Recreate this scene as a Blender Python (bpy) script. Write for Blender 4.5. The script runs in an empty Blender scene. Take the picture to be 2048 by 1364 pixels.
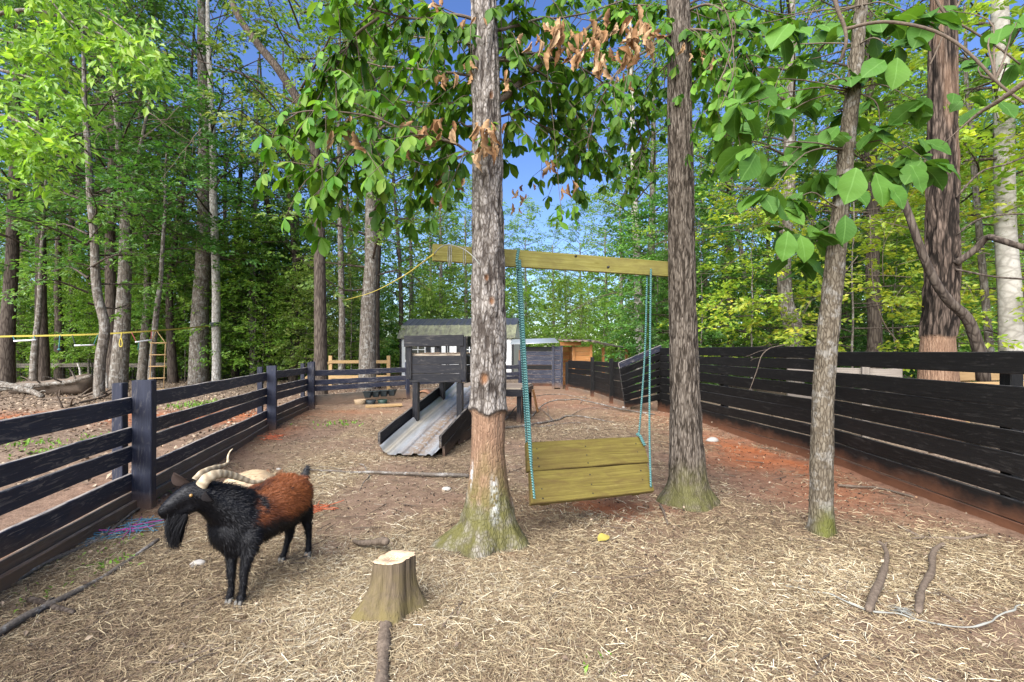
import bpy, math, random
import numpy as np
from mathutils import Vector, Matrix

random.seed(7); RNG = np.random.default_rng(7)
sc = bpy.context.scene
COL = sc.collection
R = math.radians

# ------------------------------------------------------------------ camera
H = 1.40; F = 910.0; HOR = 700.0            # eye height, focal length and horizon row in photo pixels
cam = bpy.data.cameras.new('camera'); cam_o = bpy.data.objects.new('camera', cam); COL.objects.link(cam_o)
cam.sensor_width = 36; cam.lens = 36 * F / 2048
cam.shift_y = (HOR - 682) / 2048
cam.clip_start = .05; cam.clip_end = 2000
cam_o.location = (0, 0, H); cam_o.rotation_euler = (R(90), 0, 0)
sc.camera = cam_o

# ------------------------------------------------------------------ sky and sun
SUN_EL, SUN_AZ = 41, -150                    # azimuth from +Y clockwise
w = bpy.data.worlds.new('World'); sc.world = w; w.use_nodes = True
nt = w.node_tree; bg = nt.nodes['Background']
sky = nt.nodes.new('ShaderNodeTexSky'); sky.sky_type = 'NISHITA'; sky.sun_disc = False
sky.sun_elevation = R(SUN_EL); sky.sun_rotation = R(SUN_AZ)
sky.air_density = 1.0; sky.dust_density = .35; sky.ozone_density = 3.2
hs_ = nt.nodes.new('ShaderNodeHueSaturation'); hs_.inputs['Saturation'].default_value = 1.15; hs_.inputs['Hue'].default_value = .514
nt.links.new(sky.outputs[0], hs_.inputs['Color']); nt.links.new(hs_.outputs[0], bg.inputs[0]); bg.inputs[1].default_value = .095
sl = bpy.data.lights.new('sun', 'SUN'); so = bpy.data.objects.new('sun', sl); COL.objects.link(so)
sl.energy = 5.0; sl.angle = R(75); sl.color = (1, .965, .91)
sd = Vector((math.sin(R(SUN_AZ)) * math.cos(R(SUN_EL)), math.cos(R(SUN_AZ)) * math.cos(R(SUN_EL)), math.sin(R(SUN_EL))))
so.rotation_euler = sd.to_track_quat('Z', 'Y').to_euler(); so.location = sd * 60
sc.view_settings.view_transform = 'Standard'; sc.view_settings.look = 'None'
sc.view_settings.exposure = 1.43; sc.view_settings.gamma = 1; sc.view_settings.use_curve_mapping = False
sc.render.engine = 'CYCLES'
sc.cycles.use_denoising = True
sc.cycles.max_bounces = 6; sc.cycles.diffuse_bounces = 3; sc.cycles.glossy_bounces = 2
sc.cycles.transmission_bounces = 4; sc.cycles.transparent_max_bounces = 4
sc.cycles.caustics_reflective = False; sc.cycles.caustics_refractive = False

# ------------------------------------------------------------------ helpers
def P(x, y, d):                              # photo pixel + distance -> point
    return np.array([(x - 1024) / F * d, d, H + (HOR - y) / F * d])
def vhash(i, j, k):
    n = (i.astype(np.int64) * 374761393 + j.astype(np.int64) * 668265263 + k.astype(np.int64) * 2147483647) & 0x7fffffff
    n = ((n ^ (n >> 13)) * 1274126177) & 0x7fffffff
    n = ((n ^ (n >> 16)) * 668265263) & 0x7fffffff
    return (n & 0xffff) / 65535.0
def vnoise(p):
    p = np.asarray(p, float); i = np.floor(p); f = p - i; f = f * f * (3 - 2 * f); i = i.astype(np.int64)
    r = 0
    for a in (0, 1):
        for b in (0, 1):
            for c in (0, 1):
                wgt = (f[..., 0] if a else 1 - f[..., 0]) * (f[..., 1] if b else 1 - f[..., 1]) * (f[..., 2] if c else 1 - f[..., 2])
                r = r + wgt * vhash(i[..., 0] + a, i[..., 1] + b, i[..., 2] + c)
    return r
def fbm(p, o=3):
    p = np.asarray(p, float); s = 0; a = .5; t = 0
    for k in range(o):
        s = s + a * vnoise(p * 2 ** k + 17.3 * k); t += a; a *= .5
    return s / t
def xy3(x, y, s=1, z=0.):
    x = np.asarray(x, float); y = np.asarray(y, float)
    return np.stack([x * s, y * s, np.zeros_like(x * y) + z], -1)
def sstep(a, b, x):
    t = np.clip((np.asarray(x, float) - a) / (b - a), 0, 1); return t * t * (3 - 2 * t)
def gz(x, y):                                # ground height
    n = (fbm(xy3(x, y, .55), 2) - .5) * .07 + (vnoise(xy3(x, y, 2.6, 3)) - .5) * .022
    return n
def gz1(x, y): return float(gz(np.array([x]), np.array([y]))[0])
def Gp(x, y, up=0.):                         # photo pixel on the ground -> point
    d = H * F / (y - HOR); q = P(x, y, d); q[2] = gz1(q[0], q[1]) + up; return q

def mesh_np(name, v, faces_by_n, mat=None, attrs=None, smooth=False, fattrs=None):
    """faces_by_n: list of int arrays (k, n)"""
    me = bpy.data.meshes.new(name)
    v = np.asarray(v, np.float32); faces = [np.asarray(f, np.int32) for f in faces_by_n if len(f)]
    me.vertices.add(len(v)); me.vertices.foreach_set('co', v.ravel())
    nl = sum(f.size for f in faces); npoly = sum(len(f) for f in faces)
    me.loops.add(nl); me.polygons.add(npoly)
    me.loops.foreach_set('vertex_index', np.concatenate([f.ravel() for f in faces]))
    st = []; s = 0
    for f in faces:
        st.append(s + np.arange(len(f)) * f.shape[1]); s += f.size
    me.polygons.foreach_set('loop_start', np.concatenate(st).astype(np.int32))
    me.update(calc_edges=True)
    me.polygons.foreach_set('use_smooth', np.full(npoly, smooth, bool))
    for k, a in (attrs or {}).items():
        at = me.attributes.new(k, 'FLOAT', 'POINT'); at.data.foreach_set('value', np.asarray(a, np.float32))
    for k, a in (fattrs or {}).items():
        at = me.attributes.new(k, 'FLOAT', 'FACE'); at.data.foreach_set('value', np.asarray(a, np.float32))
    if mat is not None: me.materials.append(mat)
    return me
def link(name, data, parent=None, loc=None):
    o = bpy.data.objects.new(name, data); COL.objects.link(o)
    if loc is not None: o.location = loc
    if parent is not None: o.parent = parent
    return o
def tag(o, label, cat, group=None):
    o['label'] = label; o['category'] = cat
    if group: o['group'] = group
    return o
def thing(name, label, cat, loc=(0, 0, 0), group=None, rz=0):
    o = link(name, None, None, tuple(map(float, loc))); o.rotation_euler = (0, 0, rz); o.empty_display_size = .1
    return tag(o, label, cat, group)
def kid(name, me, parent):                   # mesh given in world space, parent an unrotated Empty or mesh at its own place
    o = link(name, me, parent)
    pl = Vector((0, 0, 0)); q = parent
    while q is not None: pl += q.location; q = q.parent
    o.location = -pl
    return o

class MB:
    def __init__(s): s.v = []; s.f = {}; s.n = 0; s.at = []
    def add(s, v, fs, at=0.):
        v = np.asarray(v, float).reshape(-1, 3)
        for f in fs:
            f = np.asarray(f, int)
            if len(f): s.f.setdefault(f.shape[1], []).append(f + s.n)
        s.v.append(v); s.n += len(v); s.at.append(np.zeros(len(v)) + at)
    def mesh(s, name, mat, smooth=False, attr=None):
        return mesh_np(name, np.concatenate(s.v), [np.concatenate(f) for f in s.f.values()], mat,
                       {attr: np.concatenate(s.at)} if attr else None, smooth)
BOXF = np.array([[0, 3, 2, 1], [4, 5, 6, 7], [0, 1, 5, 4], [1, 2, 6, 5], [2, 3, 7, 6], [3, 0, 4, 7]])
def box_v(c, ax, ay, az):                    # centre and three half vectors
    c, ax, ay, az = map(lambda q: np.asarray(q, float), (c, ax, ay, az))
    return np.array([c - ax - ay - az, c + ax - ay - az, c + ax + ay - az, c - ax + ay - az,
                     c - ax - ay + az, c + ax - ay + az, c + ax + ay + az, c - ax + ay + az])
def board_mesh(name, a, b, wv, tv, mat, n=8, wob=.004, seed=0, bev=.004, edge=1.):
    """plank from a to b (centre line), half width vector wv, half thickness vector tv; slightly uneven, chamfered"""
    a, b, wv, tv = map(lambda q: np.asarray(q, float), (a, b, wv, tv))
    rr = np.random.default_rng(seed); wl = np.linalg.norm(wv); tl = np.linalg.norm(tv)
    bw = 1 - bev / wl; bt = 1 - bev / tl
    prof = [(-1, -bt), (-bw, -1), (bw, -1), (1, -bt), (1, bt), (bw, 1), (-bw, 1), (-1, bt)]
    V = []
    off = np.cumsum(rr.normal(0, wob * .5, (n + 1, 2)), 0); off -= np.linspace(0, 1, n + 1)[:, None] * off[-1]
    for i in range(n + 1):
        t = i / n; c = a + (b - a) * t + wv / wl * off[i, 0] + tv / tl * off[i, 1] * .6
        sc_ = 1 + rr.normal(0, wob * .35)
        for u, q in prof: V.append(c + wv * u * sc_ + tv * q)
    fq = [[i * 8 + j, i * 8 + (j + 1) % 8, (i + 1) * 8 + (j + 1) % 8, (i + 1) * 8 + j] for i in range(n) for j in range(8)]
    caps = [list(range(7, -1, -1)), [n * 8 + j for j in range(8)]]
    # uv-like attributes: u along, w across, for wood grain
    L = np.linalg.norm(b - a)
    V = np.array(V); s_ = np.repeat(np.linspace(0, L, n + 1), 8); ge = np.tile([abs(p[0]) for p in prof], n + 1) * edge
    me = mesh_np(name, V, [np.array(fq), np.array(caps)], mat,
                 {'gu': s_ + seed * 3.17 % 50, 'gv': np.tile([p[0] for p in prof], n + 1) * wl, 'gw': np.tile([p[1] for p in prof], n + 1) * tl, 'ge': ge})
    return me
def catmull(pts, n):
    pts = np.asarray(pts, float)
    if len(pts) == 2: return pts[0] + (pts[1] - pts[0]) * np.linspace(0, 1, n)[:, None]
    q = np.concatenate([[2 * pts[0] - pts[1]], pts, [2 * pts[-1] - pts[-2]]])
    t = np.linspace(0, len(pts) - 1, n); i = np.minimum(t.astype(int), len(pts) - 2); f = (t - i)[:, None]
    a, b, c, d = q[i], q[i + 1], q[i + 2], q[i + 3]
    return .5 * (2 * b + (c - a) * f + (2 * a - 5 * b + 4 * c - d) * f * f + (3 * b - a - 3 * c + d) * f ** 3)
def frames(p):
    t = np.gradient(p, axis=0); t /= np.linalg.norm(t, axis=1)[:, None] + 1e-9
    ref = np.array([0, 0, 1.]) if abs(t[0][2]) < .8 else np.array([1., 0, 0])
    N = []; n = np.cross(t[0], ref); n /= np.linalg.norm(n)
    for i in range(len(p)):
        n = n - t[i] * n.dot(t[i]); n /= np.linalg.norm(n) + 1e-9; N.append(n)
    N = np.array(N); return t, N, np.cross(t, N)
def tube(p, r, k=7, cap=True):
    p = np.asarray(p, float); r = np.zeros(len(p)) + r
    t, N, B = frames(p); a = np.linspace(0, 2 * np.pi, k, endpoint=False)
    V = (p[:, None] + r[:, None, None] * (np.cos(a)[None, :, None] * N[:, None] + np.sin(a)[None, :, None] * B[:, None])).reshape(-1, 3)
    i = np.arange(len(p) - 1)[:, None] * k; j = np.arange(k)[None]; j2 = (j + 1) % k
    fq = np.stack([i + j, i + j2, i + k + j2, i + k + j], -1).reshape(-1, 4)
    fs = [fq]
    if cap: fs.append(np.array([list(range(k - 1, -1, -1)), [(len(p) - 1) * k + q for q in range(k)]]))
    return V, fs
def rough(p, amp, seed=0, fr=3.):
    p = np.asarray(p, float)
    return p + (np.stack([vnoise(p * fr + seed + q * 31) for q in range(3)], -1) - .5) * 2 * amp

# ------------------------------------------------------------------ materials
class NT:
    def __init__(s, name):
        s.m = bpy.data.materials.new(name); s.m.use_nodes = True; s.t = s.m.node_tree; s.t.nodes.clear()
        s.out = s.n('ShaderNodeOutputMaterial')
    def n(s, ty, ins=None, **kw):
        q = s.t.nodes.new(ty)
        for k, v in kw.items(): setattr(q, k, v)
        for k, v in (ins or {}).items():
            sock = q.inputs[k]
            if isinstance(v, bpy.types.NodeSocket): s.t.links.new(v, sock)
            else: sock.default_value = v
        return q
    def attr(s, name): return s.n('ShaderNodeAttribute', attribute_name=name).outputs['Fac']
    def obj(s): return s.n('ShaderNodeTexCoord').outputs['Object']
    def map(s, vec, scale): return s.n('ShaderNodeMapping', {'Vector': vec, 'Scale': scale}).outputs[0]
    def noise(s, vec, scale, detail=4, rough=.6, dist=0., out='Fac'):
        return s.n('ShaderNodeTexNoise', {'Vector': vec, 'Scale': scale, 'Detail': detail, 'Roughness': rough, 'Distortion': dist}).outputs[out]
    def ramp(s, fac, stops):
        q = s.n('ShaderNodeValToRGB', {'Fac': fac}); e = q.color_ramp.elements
        while len(e) < len(stops): e.new(.5)
        for i, (p, c) in enumerate(stops):
            e[i].position = p; e[i].color = (c, c, c, 1) if isinstance(c, (int, float)) else (*c, 1)
        return q.outputs[0]
    def mix(s, fac, a, b, mode='MIX'):
        q = s.n('ShaderNodeMix', data_type='RGBA', blend_type=mode)
        for i, v in ((0, fac), (6, a), (7, b)):
            if isinstance(v, bpy.types.NodeSocket): s.t.links.new(v, q.inputs[i])
            else: q.inputs[i].default_value = v if i == 0 else ((*v, 1) if not isinstance(v, (int, float)) else (v, v, v, 1))
        return q.outputs[2]
    def math(s, op, a, b=0., c=0.):
        q = s.n('ShaderNodeMath', operation=op)
        for i, v in ((0, a), (1, b), (2, c)):
            if isinstance(v, bpy.types.NodeSocket): s.t.links.new(v, q.inputs[i])
            else: q.inputs[i].default_value = v
        return q.outputs[0]
    def bump(s, h, strength, dist): return s.n('ShaderNodeBump', {'Height': h, 'Strength': strength, 'Distance': dist}).outputs[0]
    def done(s, col, rough=.8, spec=.3, normal=None, metal=0., shader=None):
        b = s.n('ShaderNodeBsdfPrincipled', {'Roughness': rough, 'Specular IOR Level': spec, 'Metallic': metal})
        if isinstance(col, bpy.types.NodeSocket): s.t.links.new(col, b.inputs['Base Color'])
        else: b.inputs['Base Color'].default_value = (*col, 1)
        if normal is not None: s.t.links.new(normal, b.inputs['Normal'])
        s.b = b
        s.t.links.new((shader(b) if shader else b.outputs[0]), s.out.inputs[0])
        return s.m

def leaf_mat(name, stops, trans=.42, gl=.35, sp=.35):
    m = NT(name); r = m.attr('rnd')
    c = m.ramp(r, stops)
    oi = m.n('ShaderNodeObjectInfo').outputs['Random']
    hs = m.n('ShaderNodeHueSaturation', {'Hue': m.math('MULTIPLY_ADD', oi, .022, .49), 'Saturation': 1.05,
             'Value': m.math('MULTIPLY_ADD', oi, .35, .85), 'Color': c}).outputs[0]
    def sh(b):
        tr = m.n('ShaderNodeBsdfTranslucent', {'Color': m.mix(1., hs, (1.0, 1.05, .55), 'MULTIPLY')})
        return m.n('ShaderNodeMixShader', {0: trans + .06, 1: b.outputs[0], 2: tr.outputs[0]}).outputs[0]
    return m.done(hs, gl, sp, shader=sh)
M = {}
M['leaf_mid'] = leaf_mat('leaf mid green', [(0, (.055, .125, .026)), (.5, (.12, .235, .05)), (.85, (.20, .335, .075)), (1, (.33, .45, .15))])
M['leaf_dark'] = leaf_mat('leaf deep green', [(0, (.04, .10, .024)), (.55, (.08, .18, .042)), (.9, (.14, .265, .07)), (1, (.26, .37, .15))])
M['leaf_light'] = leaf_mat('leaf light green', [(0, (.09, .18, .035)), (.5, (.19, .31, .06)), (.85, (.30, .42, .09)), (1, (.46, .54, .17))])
M['leaf_yellow'] = leaf_mat('leaf yellow green', [(0, (.16, .28, .05)), (.5, (.28, .38, .06)), (.85, (.45, .47, .07)), (1, (.66, .58, .08))])
M['leaf_lime'] = leaf_mat('leaf lime', [(0, (.12, .24, .04)), (.5, (.24, .40, .06)), (1, (.44, .56, .12))], .45)
M['leaf_oak'] = leaf_mat('leaf olive green', [(0, (.08, .13, .03)), (.5, (.15, .22, .055)), (.85, (.23, .30, .08)), (1, (.36, .33, .12))])
M['leaf_hick'] = leaf_mat('hickory leaf', [(0, (.035, .10, .014)), (.5, (.075, .18, .022)), (.85, (.13, .26, .032)), (1, (.20, .32, .055))], .38, .5, .22)
M['leaf_pine'] = leaf_mat('needle green', [(0, (.02, .06, .015)), (1, (.06, .13, .03))], .2)
M['under'] = leaf_mat('undergrowth leaf', [(0, (.04, .10, .018)), (.6, (.09, .2, .03)), (1, (.2, .34, .06))])

def big_leaf_mat():
    m = NT('broad leaf'); v = m.attr('gv'); u = m.attr('gu')
    side = m.math('ABSOLUTE', v)
    vein = m.math('SINE', m.math('MULTIPLY', m.math('SUBTRACT', u, m.math('MULTIPLY', side, .75)), 52.))
    vein = m.math('GREATER_THAN', vein, .93)
    mid = m.math('LESS_THAN', side, .018)
    vv = m.math('MULTIPLY', m.math('MAXIMUM', m.math('MULTIPLY', vein, .35), mid), .3)
    oi = m.n('ShaderNodeObjectInfo').outputs['Random']
    base = m.ramp(oi, [(0, (.04, .11, .016)), (.5, (.065, .165, .024)), (1, (.10, .215, .03))])
    no = m.noise(m.obj(), 14., 3)
    base = m.mix(m.math('MULTIPLY', no, .3), base, (.10, .2, .03))
    c = m.mix(vv, base, (.2, .36, .1))
    def sh(b):
        tr = m.n('ShaderNodeBsdfTranslucent', {'Color': m.mix(1., c, (1.3, 1.25, .5), 'MULTIPLY')})
        return m.n('ShaderNodeMixShader', {0: .33, 1: b.outputs[0], 2: tr.outputs[0]}).outputs[0]
    return m.done(c, .55, .2, m.bump(m.math('MULTIPLY', vv, -1.), .3, .004), shader=sh)
M['leaf_big'] = big_leaf_mat()
def dead_leaf_mat():
    m = NT('dead leaf'); oi = m.n('ShaderNodeObjectInfo').outputs['Random']
    c = m.ramp(oi, [(0, (.24, .12, .05)), (.5, (.42, .25, .12)), (1, (.55, .38, .22))])
    c = m.mix(m.math('MULTIPLY', m.noise(m.obj(), 35., 4), .55), c, (.16, .075, .03))
    def sh(b):
        tr = m.n('ShaderNodeBsdfTranslucent', {'Color': c})
        return m.n('ShaderNodeMixShader', {0: .2, 1: b.outputs[0], 2: tr.outputs[0]}).outputs[0]
    return m.done(c, .7, .2, shader=sh)
M['leaf_dead'] = dead_leaf_mat()

def bark_mat(name, dark, mid, light, sx=26., sz=5., bump=.9, moss=None, spots=None, zone=False, fw=.35):
    m = NT(name); o = m.obj()
    st = m.map(o, (sx, sx, sz))
    a = m.noise(st, 1., 5, .62, .5)
    f = m.n('ShaderNodeTexVoronoi', {'Vector': m.map(o, (sx * .8, sx * .8, sz * .7)), 'Scale': 1., 'Randomness': 1.}, feature='DISTANCE_TO_EDGE').outputs['Distance']
    fis = m.ramp(f, [(0, 0.), (.18, 1.)])
    h = m.math('ADD', m.math('MULTIPLY', a, .7), m.math('MULTIPLY', m.math('ADD', fis, (.35 - fw) * 2), fw))
    c = m.ramp(h, [(.25, dark), (.55, mid), (.85, light)])
    big = m.noise(o, 1.7, 3)
    c = m.mix(m.math('MULTIPLY', big, .45), c, mid)
    if spots is not None:
        s_ = m.ramp(m.noise(o, 9., 5, .7), [(.52, 0.), (.62, 1.)])
        c = m.mix(m.math('MULTIPLY', s_, .75), c, spots)
    if zone:
        hh = m.attr('hgt')
        c = m.mix(m.ramp(hh, [(.1, 1.), (.45, 0.)]), c, dark)
        g = m.map(o, (75, 75, 4.5)); gr = m.noise(g, 1., 6, .68, 1.6)
        wood = m.ramp(gr, [(.3, (.075, .042, .027)), (.52, (.22, .132, .083)), (.75, (.37, .265, .18))])
        c = m.mix(m.attr('bare'), c, wood)
        wl = m.ramp(m.noise(o, 30., 4), [(.42, 0.), (.55, 1.)])
        c = m.mix(m.math('MULTIPLY', m.attr('white'), wl), c, (.62, .62, .62))
        kn = m.attr('knot'); c = m.mix(kn, c, (.20, .10, .05))
    if moss is not None:
        zz = m.attr('moss') if zone else m.ramp(m.n('ShaderNodeSeparateXYZ', {0: o}).outputs[2], [(0., 1.), (.35, 0.)])
        mo = m.math('MULTIPLY', zz, m.ramp(m.noise(o, 11., 4), [(.3, .25), (.55, 1.)]))
        c = m.mix(m.math('MULTIPLY', mo, .9), c, moss)
    return m.done(c, .9, .12, m.bump(h, bump, .012))
M['bark_center'] = bark_mat('grey plated bark', (.05, .04, .033), (.20, .175, .15), (.38, .35, .325), 60, 26, .9, (.105, .098, .03), (.06, .048, .04), True)
M['bark_furrow'] = bark_mat('furrowed bark', (.03, .023, .017), (.105, .085, .067), (.22, .187, .153), 70, 14, 1., (.10, .095, .035), None, True)
M['bark_thin'] = bark_mat('smooth olive bark', (.042, .032, .022), (.105, .085, .06), (.19, .163, .123), 60, 20, .9, (.085, .09, .02), (.22, .205, .18), True)
M['bark_dark'] = bark_mat('dark ridged bark', (.012, .009, .007), (.06, .044, .034), (.17, .125, .096), 34, 6, 1., None, None, True)
M['bark_wood'] = bark_mat('woodland bark', (.035, .028, .022), (.12, .10, .08), (.25, .22, .185), 22, 4, .9, None, (.3, .29, .26))
M['bark_wood_dark'] = bark_mat('dark woodland bark', (.018, .014, .011), (.065, .05, .04), (.14, .115, .09), 22, 4, .9)
M['bark_pale'] = bark_mat('pale mottled bark', (.10, .085, .07), (.36, .33, .29), (.58, .56, .52), 14, 7, .5, None, (.2, .18, .15))
M['bark_beech'] = bark_mat('beech bark', (.19, .17, .145), (.33, .305, .265), (.44, .41, .365), 5, 9, .25, None, (.25, .23, .2))
M['twig'] = bark_mat('twig bark', (.06, .045, .035), (.15, .115, .085), (.27, .22, .17), 50, 50, .5, None, None, False, .04)
M['stick_grey'] = bark_mat('grey lichened stick', (.05, .04, .032), (.17, .145, .12), (.33, .30, .265), 55, 55, .9, None, (.36, .345, .32), False, .04)
M['stick'] = bark_mat('weathered stick', (.055, .04, .03), (.17, .132, .10), (.31, .265, .215), 45, 45, .9, None, None, False, .04)

def wood_mat(name, c0, c1, c2, worn=None, wear=.5, dirt=None, dirt_h=.35, rough=.75, knots=True, stain=None):
    """planks: gu along, gv across (metres)"""
    m = NT(name); u = m.attr('gu'); v = m.attr('gv'); wv = m.attr('gw')
    oi = m.n('ShaderNodeObjectInfo').outputs['Random']
    vec = m.n('ShaderNodeCombineXYZ', {0: m.math('ADD', u, m.math('MULTIPLY', oi, 37.)), 1: v, 2: wv}).outputs[0]
    g = m.noise(m.map(vec, (2.2, 95, 60)), 1., 5, .6, .8)
    kd = m.n('ShaderNodeTexVoronoi', {'Vector': m.map(vec, (2.6, 9., 0.)), 'Scale': 1.}).outputs['Distance']
    kn = m.ramp(kd, [(.03, 1.), (.11, 0.)])
    c = m.ramp(g, [(.3, c0), (.55, c1), (.8, c2)])
    c = m.mix(m.math('MULTIPLY', m.noise(vec, 3.2, 3), .55), c, c1)
    if knots: c = m.mix(m.math('MULTIPLY', kn, .7), c, c0)
    c = m.mix(1., c, m.ramp(oi, [(0, .78), (1, 1.18)]), 'MULTIPLY')
    if stain is not None: c = m.mix(m.math('MULTIPLY', m.ramp(m.noise(m.map(vec, (3., 7., 7.)), 1., 5, .65, 1.), [(.42, 0.), (.68, 1.)]), .75), c, stain)
    if worn is not None:
        sc1 = m.noise(m.map(vec, (4.5, 30, 30)), 1., 6, .72, 1.5)
        sc2 = m.noise(vec, 2.3, 3)
        k = m.math('MULTIPLY', m.ramp(sc1, [(.54, 0.), (.64, 1.)]), m.ramp(sc2, [(.35, .1), (.7, 1.)]))
        c = m.mix(m.math('MULTIPLY', k, wear), c, worn)
        edge_wear_light = m.math('MULTIPLY', m.ramp(m.attr('ge'), [(.955, 0.), (.985, 1.)]), m.ramp(m.noise(m.map(vec, (6, 40, 40)), 1., 4), [(.38, 0.), (.55, 1.)]))
        c = m.mix(m.math('MULTIPLY', edge_wear_light, min(1., .3 + wear * .7)), c, worn)  # pale edge tone: wear, and on the black stain light painted along edges
    if dirt is not None:
        pos = m.n('ShaderNodeNewGeometry').outputs['Position']
        z = m.n('ShaderNodeSeparateXYZ', {0: pos}).outputs[2]
        zz = m.math('ADD', z, m.math('MULTIPLY', m.math('SUBTRACT', m.noise(pos, 2.1, 5, .65), .5), dirt_h * 1.5))
        k = m.ramp(m.math('DIVIDE', zz, dirt_h), [(.15, 1.), (1., 0.)])
        c = m.mix(m.math('MULTIPLY', k, .85), c, dirt)
    return m.done(c, rough, .18, m.bump(g, .35, .004))
M['fence_blue'] = wood_mat('worn black paint', (.019, .021, .032), (.033, .036, .054), (.056, .061, .084), (.33, .29, .25), .95, (.16, .10, .066), .26, .55)
M['fence_post'] = wood_mat('black post paint', (.019, .021, .033), (.029, .032, .049), (.045, .049, .069), (.30, .27, .23), .3, (.16, .10, .066), .2, .6)
M['fence_mud'] = wood_mat('mud splashed board', (.04, .035, .03), (.11, .09, .07), (.2, .17, .14), (.33, .28, .22), .85, (.26, .17, .11), .3, .85)
M['fence_brown'] = wood_mat('bare ground board', (.06, .045, .035), (.135, .105, .083), (.21, .17, .135), (.32, .27, .22), .6, (.20, .125, .08), .2, .85)
M['fence_black'] = wood_mat('black stain', (.005, .005, .005), (.009, .0087, .0087), (.017, .016, .016), (.12, .11, .10), .26, (.15, .066, .036), .22, .5)  # pale face flecks are scratches; pale plank edges paint the light they catch
M['tower_black'] = wood_mat('black tower paint', (.006, .006, .008), (.012, .012, .0155), (.026, .026, .030), (.17, .15, .125), .5, (.12, .075, .05), .2, .55)
M['lumber_green'] = wood_mat('algae stained lumber', (.055, .04, .008), (.125, .098, .022), (.205, .168, .05), (.085, .055, .022), .55, None, .3, .7, True, (.085, .055, .018))
M['lumber_beam'] = wood_mat('green treated lumber', (.13, .11, .02), (.24, .215, .06), (.34, .31, .11), (.15, .13, .04), .35, None, .3, .7, True, (.15, .12, .04))
M['lumber_tan'] = wood_mat('tan lumber', (.23, .14, .06), (.36, .235, .11), (.48, .34, .18), None, .3, None)
M['lumber_orange'] = wood_mat('orange cedar', (.28, .11, .035), (.42, .19, .065), (.55, .30, .12), (.6, .45, .28), .4, None)
M['lumber_grey'] = wood_mat('weathered grey lumber', (.12, .10, .085), (.21, .18, .15), (.33, .29, .25), None, .3, None)
M['deck'] = wood_mat('deck boards', (.10, .075, .055), (.17, .13, .10), (.27, .22, .17), (.4, .34, .26), .7, None)

def flat_mat(name, c, rough=.7, spec=.3, metal=0., var=.25, ns=12.):
    m = NT(name); n = m.noise(m.obj(), ns, 4)
    col = m.mix(m.math('MULTIPLY', n, var * 2), c, tuple(q * .45 for q in c))
    return m.done(col, rough, spec, m.bump(n, .15, .003), metal)
M['white_siding'] = flat_mat('white painted siding', (.78, .78, .77), .6, var=.06)
M['black_trim'] = flat_mat('black trim', (.02, .02, .023), .5)
M['glass'] = flat_mat('dark window pane', (.025, .03, .032), .12, .5, var=.1)
M['iron'] = flat_mat('black iron', (.02, .02, .02), .5)
M['bowl_tan'] = flat_mat('tan rubber', (.35, .25, .15), .6)
M['bowl_dark'] = flat_mat('dark rubber', (.03, .038, .04), .55)
M['bowl_green'] = flat_mat('green plastic', (.03, .06, .045), .5)
M['tub'] = flat_mat('orange brown tub', (.35, .17, .09), .5)
M['rock'] = flat_mat('pale stone', (.42, .39, .35), .9, var=.3)
M['clay_clod'] = flat_mat('red clay clod', (.30, .10, .045), .95, var=.3)
M['rope_yellow'] = flat_mat('yellow webbing', (.55, .44, .08), .7, var=.15)
M['rope_red'] = flat_mat('red handle', (.42, .08, .09), .6)
M['rope_pink'] = flat_mat('pink rag', (.45, .08, .30), .8)
M['rope_blue'] = flat_mat('blue twine', (.10, .26, .36), .8)
M['rope_white'] = flat_mat('pale frayed rope', (.27, .27, .24), .9)
M['orange_twine'] = flat_mat('orange twine', (.55, .15, .07), .85)
M['yellow_leaf'] = flat_mat('yellowed leaf', (.35, .28, .06), .7)

def rope_mat():
    m = NT('teal braided rope'); u = m.attr('gu'); v = m.attr('gv')
    s1 = m.math('SINE', m.math('ADD', m.math('MULTIPLY', u, 330.), m.math('MULTIPLY', v, 6.283)))
    c = m.ramp(m.math('MULTIPLY_ADD', s1, .5, .5), [(.15, (.02, .09, .09)), (.6, (.055, .185, .18)), (1., (.18, .32, .30))])
    return m.done(c, .6, .3, m.bump(s1, .8, .004))
M['rope_teal'] = rope_mat()
def metal_mat():
    m = NT('corrugated sheet metal'); o = m.obj()
    n = m.noise(m.map(o, (9, 1.2, 9)), 1., 5)
    c = m.ramp(n, [(.3, (.27, .29, .31)), (.7, (.48, .51, .54))])
    ed = m.attr('dirt'); k = m.math('MULTIPLY', ed, m.ramp(m.noise(o, 16., 5, .7), [(.30, 0.), (.5, 1.)]))
    c = m.mix(m.math('MULTIPLY', k, .95), c, (.17, .115, .07))
    sm = m.math('MULTIPLY', m.attr('stain'), .55)
    c = m.mix(sm, c, (.36, .28, .15))
    mt = m.math('SUBTRACT', .5, m.math('MULTIPLY', m.math('MAXIMUM', k, sm), .5))
    q = m.done(c, .42, .5); m.t.links.new(mt, m.b.inputs['Metallic']); return q
M['sheet'] = metal_mat()
def roof_mat():
    m = NT('black metal roof'); o = m.obj(); n = m.noise(o, 3., 4)
    return m.done(m.ramp(n, [(.3, (.03, .03, .033)), (.7, (.055, .055, .06))]), .38, .5)
M['roof'] = roof_mat()
def roof_mat2():
    m = NT('mossy metal roof'); o = m.obj(); n = m.noise(m.map(o, (6, 6, 1.)), 1., 4)
    return m.done(m.ramp(n, [(.3, (.07, .065, .05)), (.6, (.17, .175, .10)), (.8, (.27, .27, .17))]), .5, .4)
M['roof_moss'] = roof_mat2()
M['roof_light'] = flat_mat('light metal roof', (.50, .53, .54), .35, .5, .5, .1)
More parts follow.
